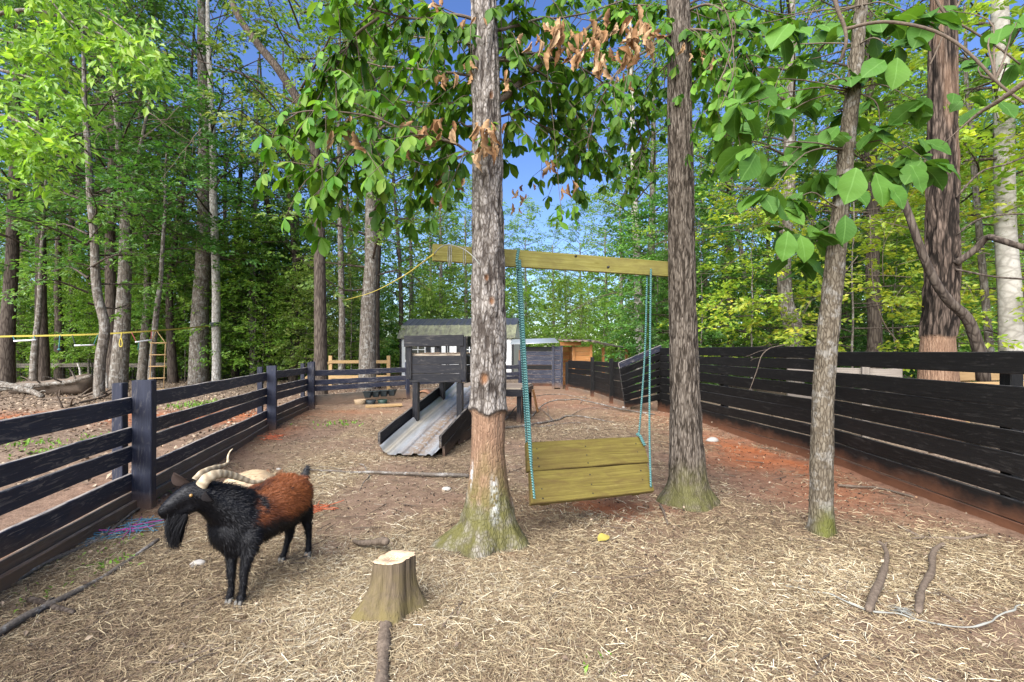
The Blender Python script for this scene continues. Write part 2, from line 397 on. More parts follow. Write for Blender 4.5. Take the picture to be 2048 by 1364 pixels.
def straw_mat():
    m = NT('straw'); r = m.attr('rnd')
    c = m.ramp(r, [(0, (.05, .034, .024)), (.25, (.15, .10, .062)), (.55, (.30, .225, .13)), (.82, (.47, .385, .235)), (1, (.62, .56, .42))])
    return m.done(c, .65, .3)
M['straw'] = straw_mat()
M['pellet'] = flat_mat('droppings', (.022, .016, .012), .6, var=.2, ns=40)
def litter_mat():
    m = NT('leaf litter'); r = m.attr('rnd')
    return m.done(m.ramp(r, [(0, (.06, .042, .03)), (.5, (.20, .145, .10)), (.85, (.35, .28, .20)), (1, (.40, .22, .10))]), .8, .2)
M['litter'] = litter_mat()
M['grass'] = leaf_mat('grass blade', [(0, (.10, .22, .03)), (1, (.25, .42, .07))], .3)

def ground_mat():
    m = NT('pen soil'); o = m.obj()
    n1 = m.noise(o, 1.1, 5, .6); n2 = m.noise(o, 7., 6, .68); n3 = m.noise(o, 55., 5, .75); n4 = m.noise(m.map(o, (120, 45, 1)), 1., 3, .7, 2.)
    soil = m.ramp(n2, [(.28, (.10, .064, .045)), (.5, (.205, .135, .095)), (.72, (.30, .205, .145))])
    soil = m.mix(m.ramp(n3, [(.35, .75), (.55, 0.)]), soil, (.085, .055, .038))
    clay = m.ramp(n2, [(.25, (.20, .058, .024)), (.6, (.37, .125, .05)), (.8, (.46, .19, .09))])
    cm = m.math('MULTIPLY', m.attr('clay'), m.ramp(n1, [(.3, .45), (.55, 1.)]))
    c = m.mix(cm, soil, clay)
    st = m.ramp(n4, [(.42, (.13, .09, .055)), (.55, (.33, .25, .145)), (.68, (.50, .42, .26))])
    sm = m.math('MULTIPLY', m.attr('straw'), m.ramp(n3, [(.3, .45), (.6, 1.)]))
    c = m.mix(m.math('MULTIPLY', sm, .75), c, st)
    lit = m.ramp(m.noise(o, 22., 5, .75), [(.35, (.07, .05, .038)), (.52, (.21, .155, .11)), (.66, (.36, .285, .21))])
    c = m.mix(m.attr('forest'), c, lit)
    h = m.math('ADD', m.math('MULTIPLY', n3, .5), m.math('MULTIPLY', n2, .9))
    return m.done(c, .95, .1, m.bump(h, .8, .03))
M['soil'] = ground_mat()

# ------------------------------------------------------------------ ground
LF = [np.array(q) for q in ([-2.2, -.6], [-3.3, 3.98], [-4.29, 7.96], [-4.86, 10.8])]   # left fence line
def left_of_fence(x, y):
    fx = np.interp(y, [q[1] for q in LF], [q[0] for q in LF]); return fx - x
def right_fence_x(y): return np.interp(y, [-1, 3.27, 5.8, 10.6], [3.5, 3.68, 3.93, 3.40])
def clay_mask(x, y):
    c = 0
    for (cx, cy, rx, ry, a) in ((3.2, 6.0, .75, 1.9, 1.), (.62, 4.05, .75, .35, .9), (3.0, 4.5, .6, .9, .55), (-6.6, 9.6, 2.6, 1.1, 1.1), (-9.5, 9.5, 3.0, 1.2, 1.),
                               (-3.6, 10.2, 1., .5, .6), (-3.3, 3.0, .35, 1.5, .6), (2.9, 9.2, .9, 1.2, .55), (-.1, 3.2, .5, .25, .5), (-4., 7.2, .4, 2., .5), (.8, 12.5, 2.5, 2.5, .3)):
        e = ((x - cx) / rx) ** 2 + ((y - cy) / ry) ** 2; c = np.maximum(c, a * np.exp(-e))
    return np.clip(c * (.55 + .9 * fbm(xy3(x, y, 2.2), 3)), 0, 1)
def straw_mask(x, y):
    n = fbm(xy3(x, y, .9, 5), 3)
    s = sstep(.36, .64, n + .07 * sstep(4.5, 1.8, y)) * .80 + .12
    s = s * (1 - .8 * sstep(.5, .9, clay_mask(x, y)))
    d = np.exp(-(((x - 2.6) / .75) ** 2 + ((y - 5.0) / 1.6) ** 2)); s = s * (1 - .55 * d)
    s = s * sstep(-.05, .35, right_fence_x(y) - x) ** .5
    s = s * (1 - .75 * sstep(0, .25, left_of_fence(x, y)))
    return s * (1 - .5 * sstep(5, 10, y))
def axis(lo, hi, step, far, g=1.22):
    a = list(np.arange(lo, hi + 1e-6, step)); s = step
    while a[-1] < far: s *= g; a.append(a[-1] + s)
    s = step
    while a[0] > -far: s *= g; a.insert(0, a[0] - s)
    return np.array(a)
gx = axis(-6.5, 5., .05, 260); gy = axis(1.2, 12.5, .05, 300); gy = gy[gy > -40]
X, Y = np.meshgrid(gx, gy); X = X.ravel(); Y = Y.ravel()
Z = gz(X, Y) + (vnoise(xy3(X, Y, 11, 9)) - .5) * .010 * ((np.abs(X) < 7) & (Y < 13))
nx = len(gx); ii = np.arange(len(gy) - 1)[:, None] * nx + np.arange(nx - 1)[None]
fq = np.stack([ii, ii + 1, ii + nx + 1, ii + nx], -1).reshape(-1, 4)
forest = np.maximum(sstep(.0, 3.5, left_of_fence(X, Y) - 1.0) * .85, sstep(17, 21, Y)); forest = np.maximum(forest, sstep(.2, 1., X - right_fence_x(Y)))
o = link('ground', mesh_np('ground', np.stack([X, Y, Z], -1), [fq], M['soil'],
     {'clay': clay_mask(X, Y), 'straw': straw_mask(X, Y), 'forest': forest * (1 - clay_mask(X, Y))}, True))
o['kind'] = 'structure'

# ------------------------------------------------------------------ near trees
def prof_px(rows, d, top=None):
    """rows (y, left, right) at distance d -> arrays z, cx, cy, r"""
    z = []; cx = []; r = []
    for y, l, rr in rows:
        a = P(l, y, d); b = P(rr, y, d); z.append(a[2]); cx.append((a[0] + b[0]) / 2); r.append((b[0] - a[0]) / 2)
    z = np.array(z[::-1]); cx = np.array(cx[::-1]); r = np.array(r[::-1])
    if z[0] > z[-1]: z, cx, r = z[::-1], cx[::-1], r[::-1]
    if top:
        z = np.append(z, top[0]); cx = np.append(cx, top[1]); r = np.append(r, top[2])
    return z, cx, r
def trunk_mesh(name, prof, d, mat, disp, nth=90, dz=.02, ztop=None, attrs=None, lean_y=0., base_fix=None):
    z, cx, r = prof; ztop = ztop or z[-1]
    zz = np.concatenate([np.arange(-.12, 4.6, dz), np.arange(4.6, ztop, .25)])
    C = np.interp(zz, z, cx); Rr = np.interp(zz, z, r)
    k = np.array([1, 2, 3, 2, 1.]) / 9; C = np.convolve(np.pad(C, 2, 'edge'), k, 'valid')
    th = np.linspace(0, 2 * np.pi, nth, endpoint=False)
    T, ZZ = np.meshgrid(th, zz); RR = np.repeat(Rr[:, None], nth, 1); CC = np.repeat(C[:, None], nth, 1)
    dr, at = disp(T, ZZ, RR)
    RR = np.maximum(RR + dr, .01)
    V = np.stack([CC + RR * np.cos(T), d + lean_y * ZZ + RR * np.sin(T), ZZ], -1)
    if base_fix is not None:                     # the trunk goes into the real ground
        V[..., 2] += base_fix * sstep(.6, 0, ZZ)
    i = np.arange(len(zz) - 1)[:, None] * nth; j = np.arange(nth)[None]; j2 = (j + 1) % nth
    f = np.stack([i + j, i + j2, i + nth + j2, i + nth + j], -1).reshape(-1, 4)
    return mesh_np(name, V.reshape(-1, 3), [f], mat, {q: a.ravel() for q, a in at.items()}, True)
def cyl(T, Z, r, fr, fz, seed=0.):
    return np.stack([np.cos(T) * r * fr + seed, np.sin(T) * r * fr + seed, Z * fz + 0 * T], -1)
def ridged(T, Z, r, fr, fz, seed):
    a = fbm(cyl(T, Z, r, fr, fz, seed), 3); return 1 - np.abs(a - .5) * 4       # thin fissures where 1

# centre tree: plated grey bark, gnawed bare in the middle, mossy flare
d1 = 3.31
p1 = prof_px([(0, 941, 994), (100, 943, 998), (200, 944, 1002), (300, 944, 1005), (400, 944, 1007), (500, 943, 1010), (600, 942, 1012), (700, 941, 1014),
              (815, 939, 1014), (830, 941, 1013), (900, 940, 1012), (950, 937, 1017), (1000, 930, 1025), (1040, 921, 1031), (1060, 912, 1036), (1085, 900, 1042)], d1, (9.5, -.25, .07))
def disp1(T, Z, r):
    edge = .955 + (fbm(cyl(T, Z * 0, .13, 9, 1, 3), 2) - .5) * .12
    low = .36 + (fbm(cyl(T, Z * 0, .13, 7, 1, 8), 2) - .5) * .5
    bare = sstep(edge + .012, edge - .012, Z) * sstep(low - .05, low + .05, Z)
    plates = fbm(cyl(T, Z, .13, 28, 7, 2), 3); fis = np.clip(ridged(T, Z, .13, 20, 4, 5), 0, 1)
    bark = (plates - .5) * .020 - fis ** 3 * .014
    wood = (fbm(cyl(T, Z, .13, 30, 2.2, 9), 3) - .5) * .014 - .011
    dr = bark * (1 - bare) + wood * bare
    dr += .008 * np.exp(-((Z - edge - .02) / .03) ** 2)
    lob = .5 + .5 * np.cos(3 * T + .6) * .6 + .4 * np.cos(5 * T + 2.)
    dr += sstep(.32, -.02, Z) ** 2 * (.085 * np.clip(lob, 0, 1.2)) + sstep(.25, -.05, Z) ** 2 * .10 * np.exp(-((np.mod(T - np.pi * 1.08 + np.pi, 2 * np.pi) - np.pi) / .3) ** 2)
    dr += sstep(.5, 0, Z) * (fbm(cyl(T, Z, .2, 14, 5, 1), 3) - .5) * .03
    # old branch scars
    kn = 0
    for (kx, ky, rad) in ((957, 757, .045), (972, 602, .030), (978, 186, .028), (962, 555, .025)):
        q = P(kx, ky, d1 - .12); a = -np.pi / 2 + np.arcsin(np.clip((q[0] + .21) / .13, -1, 1))
        e = (np.mod(T - a + np.pi, 2 * np.pi) - np.pi) * .13; rr = np.sqrt(e ** 2 + ((Z - q[2]) * .7) ** 2)
        dr += .014 * np.exp(-((rr - rad * .8) / (rad * .3)) ** 2) - .014 * np.exp(-(rr / (rad * .55)) ** 2)
        kn = np.maximum(kn, np.exp(-(rr / (rad * .6)) ** 4))
    moss = sstep(.75, .12, Z + (fbm(cyl(T, Z, .13, 9, 3, 4), 2) - .5) * .5) * (1 - .6 * sstep(.06, -.02, Z))
    e = np.mod(T - (-np.pi / 2 + .33) + np.pi, 2 * np.pi) - np.pi
    white = np.exp(-(e / .2) ** 4 - ((Z - .345) / .15) ** 4)
    e2 = np.mod(T - (-np.pi / 2 - 1.05) + np.pi, 2 * np.pi) - np.pi
    white = np.maximum(white, np.exp(-(e2 / .15) ** 4 - ((Z - .5) / .09) ** 4))
    hgt = np.clip(.5 + bark * 30, 0, 1)
    hgt = np.where(bare > .5, 1, hgt) - .9 * np.exp(-((Z - edge) / .014) ** 2)
    return dr, {'hgt': hgt, 'bare': bare, 'moss': moss, 'white': white, 'knot': kn}
T1 = thing('hickory_tree', 'grey plated tree trunk stripped to bare wood near its base, carrying the swing beam', 'tree', (-.205, d1, 0))
kid('trunk', trunk_mesh('trunk', p1, d1, M['bark_center'], disp1, 120, .012, base_fix=gz1(-.2, d1)), T1)

# middle tree: evenly furrowed bark
d2 = 4.25
p2 = prof_px([(0, 1333, 1379), (150, 1335, 1382), (300, 1336, 1385), (450, 1337, 1388), (600, 1338, 1392), (700, 1340, 1395), (800, 1341, 1400), (880, 1340, 1405), (930, 1339, 1410), (960, 1338, 1414), (1000, 1336, 1420)], d2, (10, 1.45, .07))
def disp2(T, Z, r):
    fis = np.clip(ridged(T, Z, .13, 34, 5, 5), 0, 1); n = fbm(cyl(T, Z, .13, 40, 10, 2), 2)
    dr = -fis ** 2 * .011 + (n - .5) * .008
    lob = .5 + .5 * np.cos(4 * T + .3)
    dr += sstep(.28, -.03, Z) ** 2 * (.05 + .06 * lob)
    moss = sstep(.42, .02, Z + (fbm(cyl(T, Z, .13, 9, 3, 4), 2) - .5) * .3)
    hgt = np.clip(.75 - fis ** 2 * .75, 0, 1)
    return dr, {'hgt': hgt, 'bare': Z * 0, 'moss': moss, 'white': Z * 0, 'knot': Z * 0}
T2 = thing('furrowed_tree', 'straight brown tree with finely furrowed bark at the far end of the swing beam', 'tree', (1.66, d2, 0))
kid('trunk', trunk_mesh('trunk', p2, d2, M['bark_furrow'], disp2, 110, .016, base_fix=gz1(1.66, d2)), T2)

# thin crooked tree with broad leaves
d3 = 3.49
p3 = prof_px([(0, 1712, 1735), (90, 1703, 1727), (180, 1694, 1720), (300, 1678, 1706), (400, 1668, 1698), (500, 1656, 1690), (600, 1644, 1682), (650, 1638, 1678), (700, 1633, 1673), (760, 1629, 1667),
              (850, 1626, 1664), (950, 1623, 1663), (1020, 1621, 1664), (1065, 1620, 1668)], d3, (6.5, 2.9, .03))
def disp3(T, Z, r):
    fis = np.clip(ridged(T, Z, .075, 40, 6, 15), 0, 1); n = fbm(cyl(T, Z, .08, 30, 8, 2), 3)
    dr = -fis ** 2 * .0045 + (n - .5) * .012 + .012 * (fbm(cyl(T, Z, .02, 10, 3, 22), 2) - .5)
    dr += sstep(.14, -.03, Z) ** 2 * (.02 + .02 * np.cos(3 * T))
    e = np.mod(T + np.pi / 2 + np.pi, 2 * np.pi) - np.pi
    moss = sstep(.30, .05, Z) * np.exp(-(e / 1.1) ** 2) * 1.3
    return dr, {'hgt': np.clip(.8 - fis ** 2 * .6, 0, 1), 'bare': Z * 0, 'moss': np.clip(moss, 0, 1), 'white': Z * 0, 'knot': Z * 0}
T3 = thing('crooked_tree', 'thin crooked olive grey tree with very broad leaves beside the tall black fence', 'tree', (2.38, d3, 0))
kid('trunk', trunk_mesh('trunk', p3, d3, M['bark_thin'], disp3, 70, .014, base_fix=gz1(2.38, d3)), T3)

# dark ridged tree behind the right fence
d4 = 6.6
p4 = prof_px([(0, 1865, 1908), (60, 1862, 1909), (200, 1861, 1911), (350, 1858, 1912), (450, 1857, 1912), (550, 1854, 1912), (620, 1850, 1910), (670, 1846, 1906), (700, 1843, 1907), (760, 1840, 1912), (890, 1830, 1925)], d4, (12, 6.2, .12))
def disp4(T, Z, r):
    fis = np.clip(ridged(T, Z, .2, 17, 2.4, 5), 0, 1); n = fbm(cyl(T, Z, .2, 30, 6, 2), 2)
    edge = 1.60 + (fbm(cyl(T, Z * 0, .2, 5, 1, 3), 2) - .5) * .1
    bare = np.maximum(sstep(edge + .02, edge - .02, Z), sstep(3.2, 3.6, Z) * sstep(.52, .6, fbm(cyl(T, Z, .2, 4, .8, 30), 2)) * .4)
    dr = (-fis ** 1.5 * .035 + (n - .5) * .025) * (1 - bare) + bare * (-.03 + (n - .5) * .008)
    return dr, {'hgt': np.clip(.85 - fis ** 1.5 * .9, 0, 1), 'bare': bare, 'moss': Z * 0, 'white': Z * 0, 'knot': Z * 0}
T4 = thing('oak_tree', 'thick dark trunk with deep black bark ridges and a gnawed band behind the fence', 'tree', (6.2, d4, 0))
kid('trunk', trunk_mesh('trunk', p4, d4, M['bark_dark'], disp4, 90, .025), T4)

# ---- leaves
def leaf_template(name, mat, L=1., W=.42, curl=.18, fold=.12, n=5, wide=.58, wavy=0., seed=0):
    rr = np.random.default_rng(seed); V = []; gu = []; gv = []
    for i in range(n + 1):
        t = i / n
        ww = W * .5 * (math.sin(math.pi * t ** (math.log(.5) / math.log(wide))) ** .8 if 0 < t < 1 else 0) + (.004 if i in (0, n) else 0)
        z = -curl * t * t + rr.normal(0, wavy)
        for s in (-1, 0, 1):
            V.append((s * ww, t * L, z + abs(s) * ww * fold * 2 + rr.normal(0, wavy) * abs(s))); gu.append(t); gv.append(s * ww)
    f = []
    for i in range(n):
        a = i * 3
        f += [[a, a + 1, a + 4, a + 3], [a + 1, a + 2, a + 5, a + 4]]
    return mesh_np(name, V, [np.array(f)], mat, {'gu': gu, 'gv': gv, 'rnd': np.zeros(len(V)) + rr.random()}, True), np.array(V), np.array(f)
def leaf_axes(t, n):
    t = np.asarray(t, float); t = t / (np.linalg.norm(t) + 1e-9); n = np.asarray(n, float); n = n - t * n.dot(t)
    if np.linalg.norm(n) < 1e-3: n = np.cross(t, [1, 0, 0.3])
    n /= np.linalg.norm(n); return np.cross(t, n), t, n
def leaf_obj(name, me, par, pos, t, n, s):
    x, y, z = leaf_axes(t, n); o = link(name, me, par)
    lm = Matrix(((x[0] * s, y[0] * s, z[0] * s, 0), (x[1] * s, y[1] * s, z[1] * s, 0), (x[2] * s, y[2] * s, z[2] * s, 0), (0, 0, 0, 1)))
    o.matrix_basis = Matrix.Translation(Vector(pos) - par.location) @ lm
    return o
HL = [leaf_template('leaf', M['leaf_hick'], 1., .46, .22, .14, 5, .62, .012, q) for q in range(6)]
BL = [leaf_template('leaf', M['leaf_big'], 1., .72, .24, .10, 9, .55, .012, q) for q in range(5)]
DL = [leaf_template('dead_leaf', M['leaf_dead'], 1., .27, .16, 1.1, 9, .5, .05, q + 40) for q in range(6)]
rs = random.Random(11)
def rvec(s=1.): return np.array([rs.gauss(0, s), rs.gauss(0, s), rs.gauss(0, s)])

def leafy(tree, branches, nsub, budget, whorls=3, size=.145, dens=1., down=.35, axis_px=None):
    bm = MB(); items = []
    for pts, r0 in branches:
        if axis_px and r0 != .009 and r0 != .008: pts = [(axis_px[0], pts[0][1] + 10, axis_px[1])] + list(pts)
        p = catmull([P(*q) for q in pts], 26); p = rough(p, .012, rs.random() * 50, 5)
        bm.add(*tube(p, np.linspace(r0, r0 * .3, 26), 6))
        for k in range(nsub):
            t = .18 + .82 * (k + rs.random()) / nsub; i = min(int(t * 25), 24)
            dirp = p[min(i + 1, 25)] - p[max(i - 1, 0)]; dirp /= np.linalg.norm(dirp)
            v = dirp * .7 + rvec(.65); v[2] -= down; v /= np.linalg.norm(v)
            L = rs.uniform(.22, .55)
            q = catmull([p[i], p[i] + v * L * .5 + rvec(.03), p[i] + v * L + np.array([0, 0, -.08]) + rvec(.03)], 7)
            bm.add(*tube(q, np.linspace(.0045, .0018, 7), 5))
            for wI in range(whorls):
                if rs.random() > dens: continue
                c = q[6 - wI * 2]; ax = (q[min(7 - wI * 2, 6)] - q[5 - wI * 2]); ax = ax / (np.linalg.norm(ax) + 1e-9)
                nn = rs.choice((4, 5, 5, 6)); a0 = rs.random() * 6.28; sd_ = np.cross(ax, [0, 0, 1.]); sd_ /= np.linalg.norm(sd_) + 1e-6; up = np.cross(sd_, ax)
                for m_ in range(nn):
                    a = (m_ / (nn - 1) - .5) * 3.4 if nn > 1 else 0
                    t_ = ax * math.cos(a) + sd_ * math.sin(a) + np.array([0, 0, -.75]) + rvec(.22)
                    nr = up + np.array([0, -.25, .8]) + rvec(.3)
                    items.append((c, t_, nr, size * rs.uniform(.7, 1.2) * (1.15 - .35 * abs(a) / 1.7)))
    kid('branches', bm.mesh('branches', M['twig'], True), tree)
    rs.shuffle(items)
    # the ones that show largest (nearest the yard) are single leaves
    items.sort(key=lambda q: q[0][1]); vis = []
    for c, t_, nr, s in items:
        px = 1024 + c[0] / c[1] * F; py = HOR - (c[2] - H) / c[1] * F
        vis.append(-10 < px < 2058 and -30 < py < 1300)
    single = [q for q, k in zip(items, vis) if k][:budget]; ids = set(map(id, single)); rest = [q for q in items if id(q) not in ids]
    for c, t_, nr, s in single: leaf_obj('leaf', rs.choice(HL)[0], tree, c, t_, nr, s)
    fm = MB()
    for c, t_, nr, s in rest:
        x, y, z = leaf_axes(t_, nr); _, V, f = rs.choice(HL); fm.add(c + (V[:, :1] * x + V[:, 1:2] * y + V[:, 2:] * z) * s, [f], rs.random())
    if rest:
        o = kid('foliage', fm.mesh('foliage', M['leaf_hick'], True, 'rnd'), tree); o['kind'] = 'stuff'

B1 = [(1000, 190, 3.33), (1040, 130, 3.28), (1075, 105, 3.22), (1130, 96, 3.2), (1210, 92, 3.15), (1310, 72, 3.1)]
B3 = [(957, 325, 3.25), (915, 290, 3.15), (860, 275, 3.05), (790, 250, 3.0), (730, 232, 2.95), (640, 222, 2.9), (580, 226, 2.9)]
leafy(T1, [([(945, 37, 3.3), (900, 27, 3.25), (840, 38, 3.2), (770, 28, 3.1), (690, 3, 3.0)], .014),
           ([(755, 33, 3.1), (712, 70, 3.05), (690, 110, 3.0), (640, 190, 3.0)], .009),
           (B3, .012), ([(770, 248, 3.0), (730, 280, 3.0), (690, 310, 2.95), (620, 338, 2.9)], .008),
           ([(1000, 200, 3.4), (1080, 130, 3.9), (1160, 70, 4.4), (1230, 5, 4.8), (1290, -60, 5.2)], .03),
           ([(1010, 120, 3.4), (1090, 150, 3.8), (1130, 200, 4.0), (1155, 260, 4.1), (1150, 330, 4.1)], .012),
           ([(1100, 110, 3.9), (1200, 160, 4.4), (1270, 240, 4.6), (1290, 330, 4.7)], .012),
           ([(945, 150, 3.4), (860, 140, 3.7), (760, 130, 4.0), (670, 100, 4.2)], .014),
           ([(950, 300, 3.4), (890, 330, 3.6), (850, 330, 3.7), (800, 300, 3.8)], .01),
           ([(1005, 60, 3.4), (1080, 40, 3.8), (1170, 25, 4.1), (1300, -15, 4.4)], .014),
           ([(945, 90, 3.5), (870, 80, 3.9), (790, 60, 4.3), (720, -20, 4.6)], .012),
           ([(945, 200, 3.5), (880, 210, 3.8), (800, 200, 4.0), (740, 190, 4.2)], .01),
           ([(1010, 230, 3.5), (1070, 240, 4.0), (1130, 290, 4.3), (1220, 300, 4.6)], .01),
           ([(1005, 20, 3.5), (1060, -10, 3.8), (1140, -30, 4.2), (1260, -40, 4.5)], .012),
           ([(1010, 160, 3.5), (1060, 190, 4.1), (1110, 230, 4.5), (1160, 250, 4.9)], .010),
           ([(1020, 100, 3.6), (1120, 130, 4.2), (1200, 200, 4.8), (1230, 280, 5.)], .010),
           ([(945, 60, 3.6), (880, 110, 4.2), (800, 100, 4.6), (700, 160, 4.9)], .010),
           ([(945, 250, 3.5), (900, 250, 4.0), (840, 290, 4.3), (760, 280, 4.6)], .008),
           ], 18, 295, 3, .112, axis_px=(970, d1))
leafy(T2, [([(1338, 70, 4.2), (1280, 110, 4.0), (1230, 150, 3.9), (1190, 230, 3.9), (1170, 300, 3.9)], .014),
           ([(1378, 60, 4.2), (1430, 70, 4.0), (1490, 110, 3.9), (1540, 190, 3.8)], .014),
           ([(1378, 20, 4.2), (1420, 10, 4.0), (1470, 50, 3.8), (1450, 140, 3.7), (1430, 230, 3.7)], .012),
           ([(1380, 120, 4.3), (1420, 150, 4.5), (1460, 230, 4.6), (1440, 300, 4.6)], .01),
           ([(1370, 10, 4.3), (1450, -10, 4.6), (1560, 30, 4.8), (1640, 10, 5.)], .014),
           ([(1335, 130, 4.3), (1290, 190, 4.5), (1300, 280, 4.6), (1260, 340, 4.6)], .01),
           ([(1338, 20, 4.3), (1270, 10, 4.4), (1200, 40, 4.6), (1130, 30, 4.8)], .012)], 19, 290, 3, .112, axis_px=(1358, d2))
# hanging sprig low over the yard
sp = MB(); sp.add(*tube(catmull([P(1085, 60, 3.7), P(1108, 260, 3.5), P(1118, 380, 3.4), P(1125, 440, 3.4)], 16), .002, 5)); kid('twig', sp.mesh('twig', M['twig'], True), T1)
for k in range(16):
    c = P(1118 + rs.uniform(-35, 40), 425 + rs.uniform(-22, 25), 3.4 + rs.uniform(-.1, .1)); leaf_obj('leaf', rs.choice(HL)[0], T1, c, np.array([rs.uniform(-1, 1), rs.uniform(-.4, .4), -.7]), rvec() + np.array([0, -1., .4]), rs.uniform(.06, .11))
# dead leaves, clustered
def dead(tree, cl):
    for (x, y, dd, n, s) in cl:
        for k in range(int(n * 1.6)):
            c = P(x + rs.gauss(0, 13), y - 14 + rs.gauss(0, 12), dd + rs.uniform(-.12, .08))
            leaf_obj('dead_leaf', rs.choice(DL)[0], tree, c, np.array([rs.gauss(0, .4), rs.gauss(0, .3), -1.]), rvec() + np.array([0, -.4, 0]), s * rs.uniform(.5, 1.05))
dead(T1, [(1115, 60, 3.15, 7, .15), (1130, 95, 3.15, 6, .15), (1170, 110, 3.12, 6, .14), (1185, 70, 3.12, 6, .14), (1200, 130, 3.12, 6, .13), (1250, 60, 3.1, 6, .14), (1255, 100, 3.1, 7, .14),
          (1285, 50, 3.1, 6, .14), (1300, 80, 3.1, 5, .13), (1060, 80, 3.2, 3, .12), (830, 270, 3.02, 5, .14), (868, 262, 3.04, 4, .12), (895, 265, 3.08, 3, .12), (690, 270, 2.9, 3, .17),
          (968, 265, 3.04, 5, .15), (962, 305, 3.04, 5, .15), (985, 285, 3.06, 3, .12), (900, 160, 3.15, 3, .12), (935, 155, 3.2, 3, .12), (893, 370, 3.6, 6, .11), (875, 395, 3.6, 4, .1),
          (1100, 345, 3.8, 4, .12), (1120, 365, 3.8, 3, .12), (1050, 400, 4.2, 5, .11), (870, 20, 3.2, 3, .13), (955, 60, 3.2, 2, .12), (1020, 155, 3.25, 2, .1)], )
dead(T2, [(1415, 130, 4.0, 4, .14), (1385, 110, 4.0, 2, .12), (1250, 160, 3.9, 3, .12)])

# broad leaves of the crooked tree
tb = MB(); tp = [(q, P(q[0], q[1], d3)) for q in ((1690, 300), (1702, 180), (1680, 420), (1715, 90), (1672, 480), (1725, 10))]
cl = [(1520, 160), (1560, 230), (1605, 120), (1640, 170), (1700, 150), (1760, 130), (1790, 95), (1560, 325), (1605, 290), (1640, 345), (1585, 400), (1560, 455), (1620, 470), (1690, 360), (1745, 335),
      (1790, 345), (1815, 315), (1835, 290), (1740, 200), (1690, 225), (1830, 200), (1860, 320), (1480, 210), (1455, 270), (1500, 300), (1850, 40), (1500, 50), (1580, 50), (1700, 50), (1640, 60),
      (1760, 40), (1600, 200), (1530, 100), (1660, 270), (1600, 520), (1760, 260), (1640, 440), (1540, 380)]
def broad(tree, x, y, dd, n, s, start):
    e = P(x, y, dd); tb.add(*tube(rough(catmull([start, (start + e) / 2 + np.array([0, 0, .06]) + rvec(.04), e], 10), .01, rs.random() * 9, 6), np.linspace(.007, .002, 10), 5))
    for k in range(n):
        a = rs.random() * 6.28
        t_ = np.array([math.cos(a), math.sin(a) * .8, -.55 + rs.gauss(0, .3)]); nr = np.array([0, -.35, .8]) + rvec(.35)
        leaf_obj('leaf', rs.choice(BL)[0], tree, e + rvec(.03), t_, nr, s * rs.uniform(.65, 1.15))
for (x, y) in cl:
    st = min(tp, key=lambda q: abs(q[0][0] - x) + abs(q[0][1] - y + 30))[1]
    broad(T3, x, y, d3 + rs.uniform(-.55, .45), rs.choice((6, 7, 8)), .205, st)
for (x, y, tx, tz, s) in ((1712, 335, -.35, -1, .25), (1750, 345, .25, -1, .23), (1690, 430, -.1, -1, .19), (1575, 462, -.2, -1, .2), (1775, 365, .5, -.8, .2), (1600, 470, .2, -1, .18), (1820, 330, .5, -1, .2), (1795, 115, -.2, -.9, .22), (1770, 120, -.8, -.5, .2)):
    leaf_obj('leaf', rs.choice(BL)[0], T3, P(x, y, 3.0), np.array([tx, -.25, tz]), np.array([0, -1., .55]), s)
kid('branches', tb.mesh('branches', M['twig'], True), T3)
# arching limb and dark twigs upper right
tb = MB()
for pts, r0 in (([(1665, -20, 3.0), (1675, 20, 3.0), (1690, 58, 3.0), (1692, 90, 3.0), (1680, 125, 3.05)], .014), ([(1690, 58, 3.0), (1740, 46, 2.95), (1800, 45, 2.9), (1870, 62, 2.85), (1930, 100, 2.8), (1990, 160, 2.75), (2060, 215, 2.7), (2140, 270, 2.7)], .011),
                ([(1860, -20, 3.2), (1890, 30, 3.2), (1960, 70, 3.2), (2040, 130, 3.2)], .009), ([(1925, -10, 3.4), (1890, 60, 3.4), (1860, 130, 3.4)], .008), ([(1440, 0, 3.6), (1460, 50, 3.6), (1468, 140, 3.6), (1440, 220, 3.6)], .005),
                ([(1625, 20, 3.4), (1580, 110, 3.4), (1550, 180, 3.4), (1520, 290, 3.4)], .004)):
    tb.add(*tube(rough(catmull([P(*q) for q in pts], 24), .008, rs.random() * 9, 6), np.linspace(r0, r0 * .6, 24), 7))
V1 = thing('arching_limb', 'brown arching limb with side twigs crossing in front of the thick dark trunk', 'branch', P(1690, 58, 3.0))
kid('limb', tb.mesh('limb', M['twig'], True), V1)
tb = MB()
for (x, y) in ((1960, 120), (1990, 200), (2030, 130), (1930, 195), (1985, 60), (2035, 40), (1900, 20)):
    broad(V1, x, y, 3.1 + rs.uniform(-.2, .4), 4, .17, P(1990, 160, 2.78))
kid('twigs', tb.mesh('twigs', M['twig'], True), V1)
bs = MB(); q = catmull([P(1884, 290, 2.3), P(1950, 232, 2.2), P(2000, 200, 2.1), P(2070, 150, 2.0), P(2200, 60, 1.9)], 18)
bs.add(*tube(q, np.interp(np.arange(18), [0, 6, 17], [.001, .009, .016]), 7))
tag(link('broken_branch', bs.mesh('broken_branch', M['stick'], True)), 'pale splintered bare branch end slanting down beside the broad leaves', 'branch')

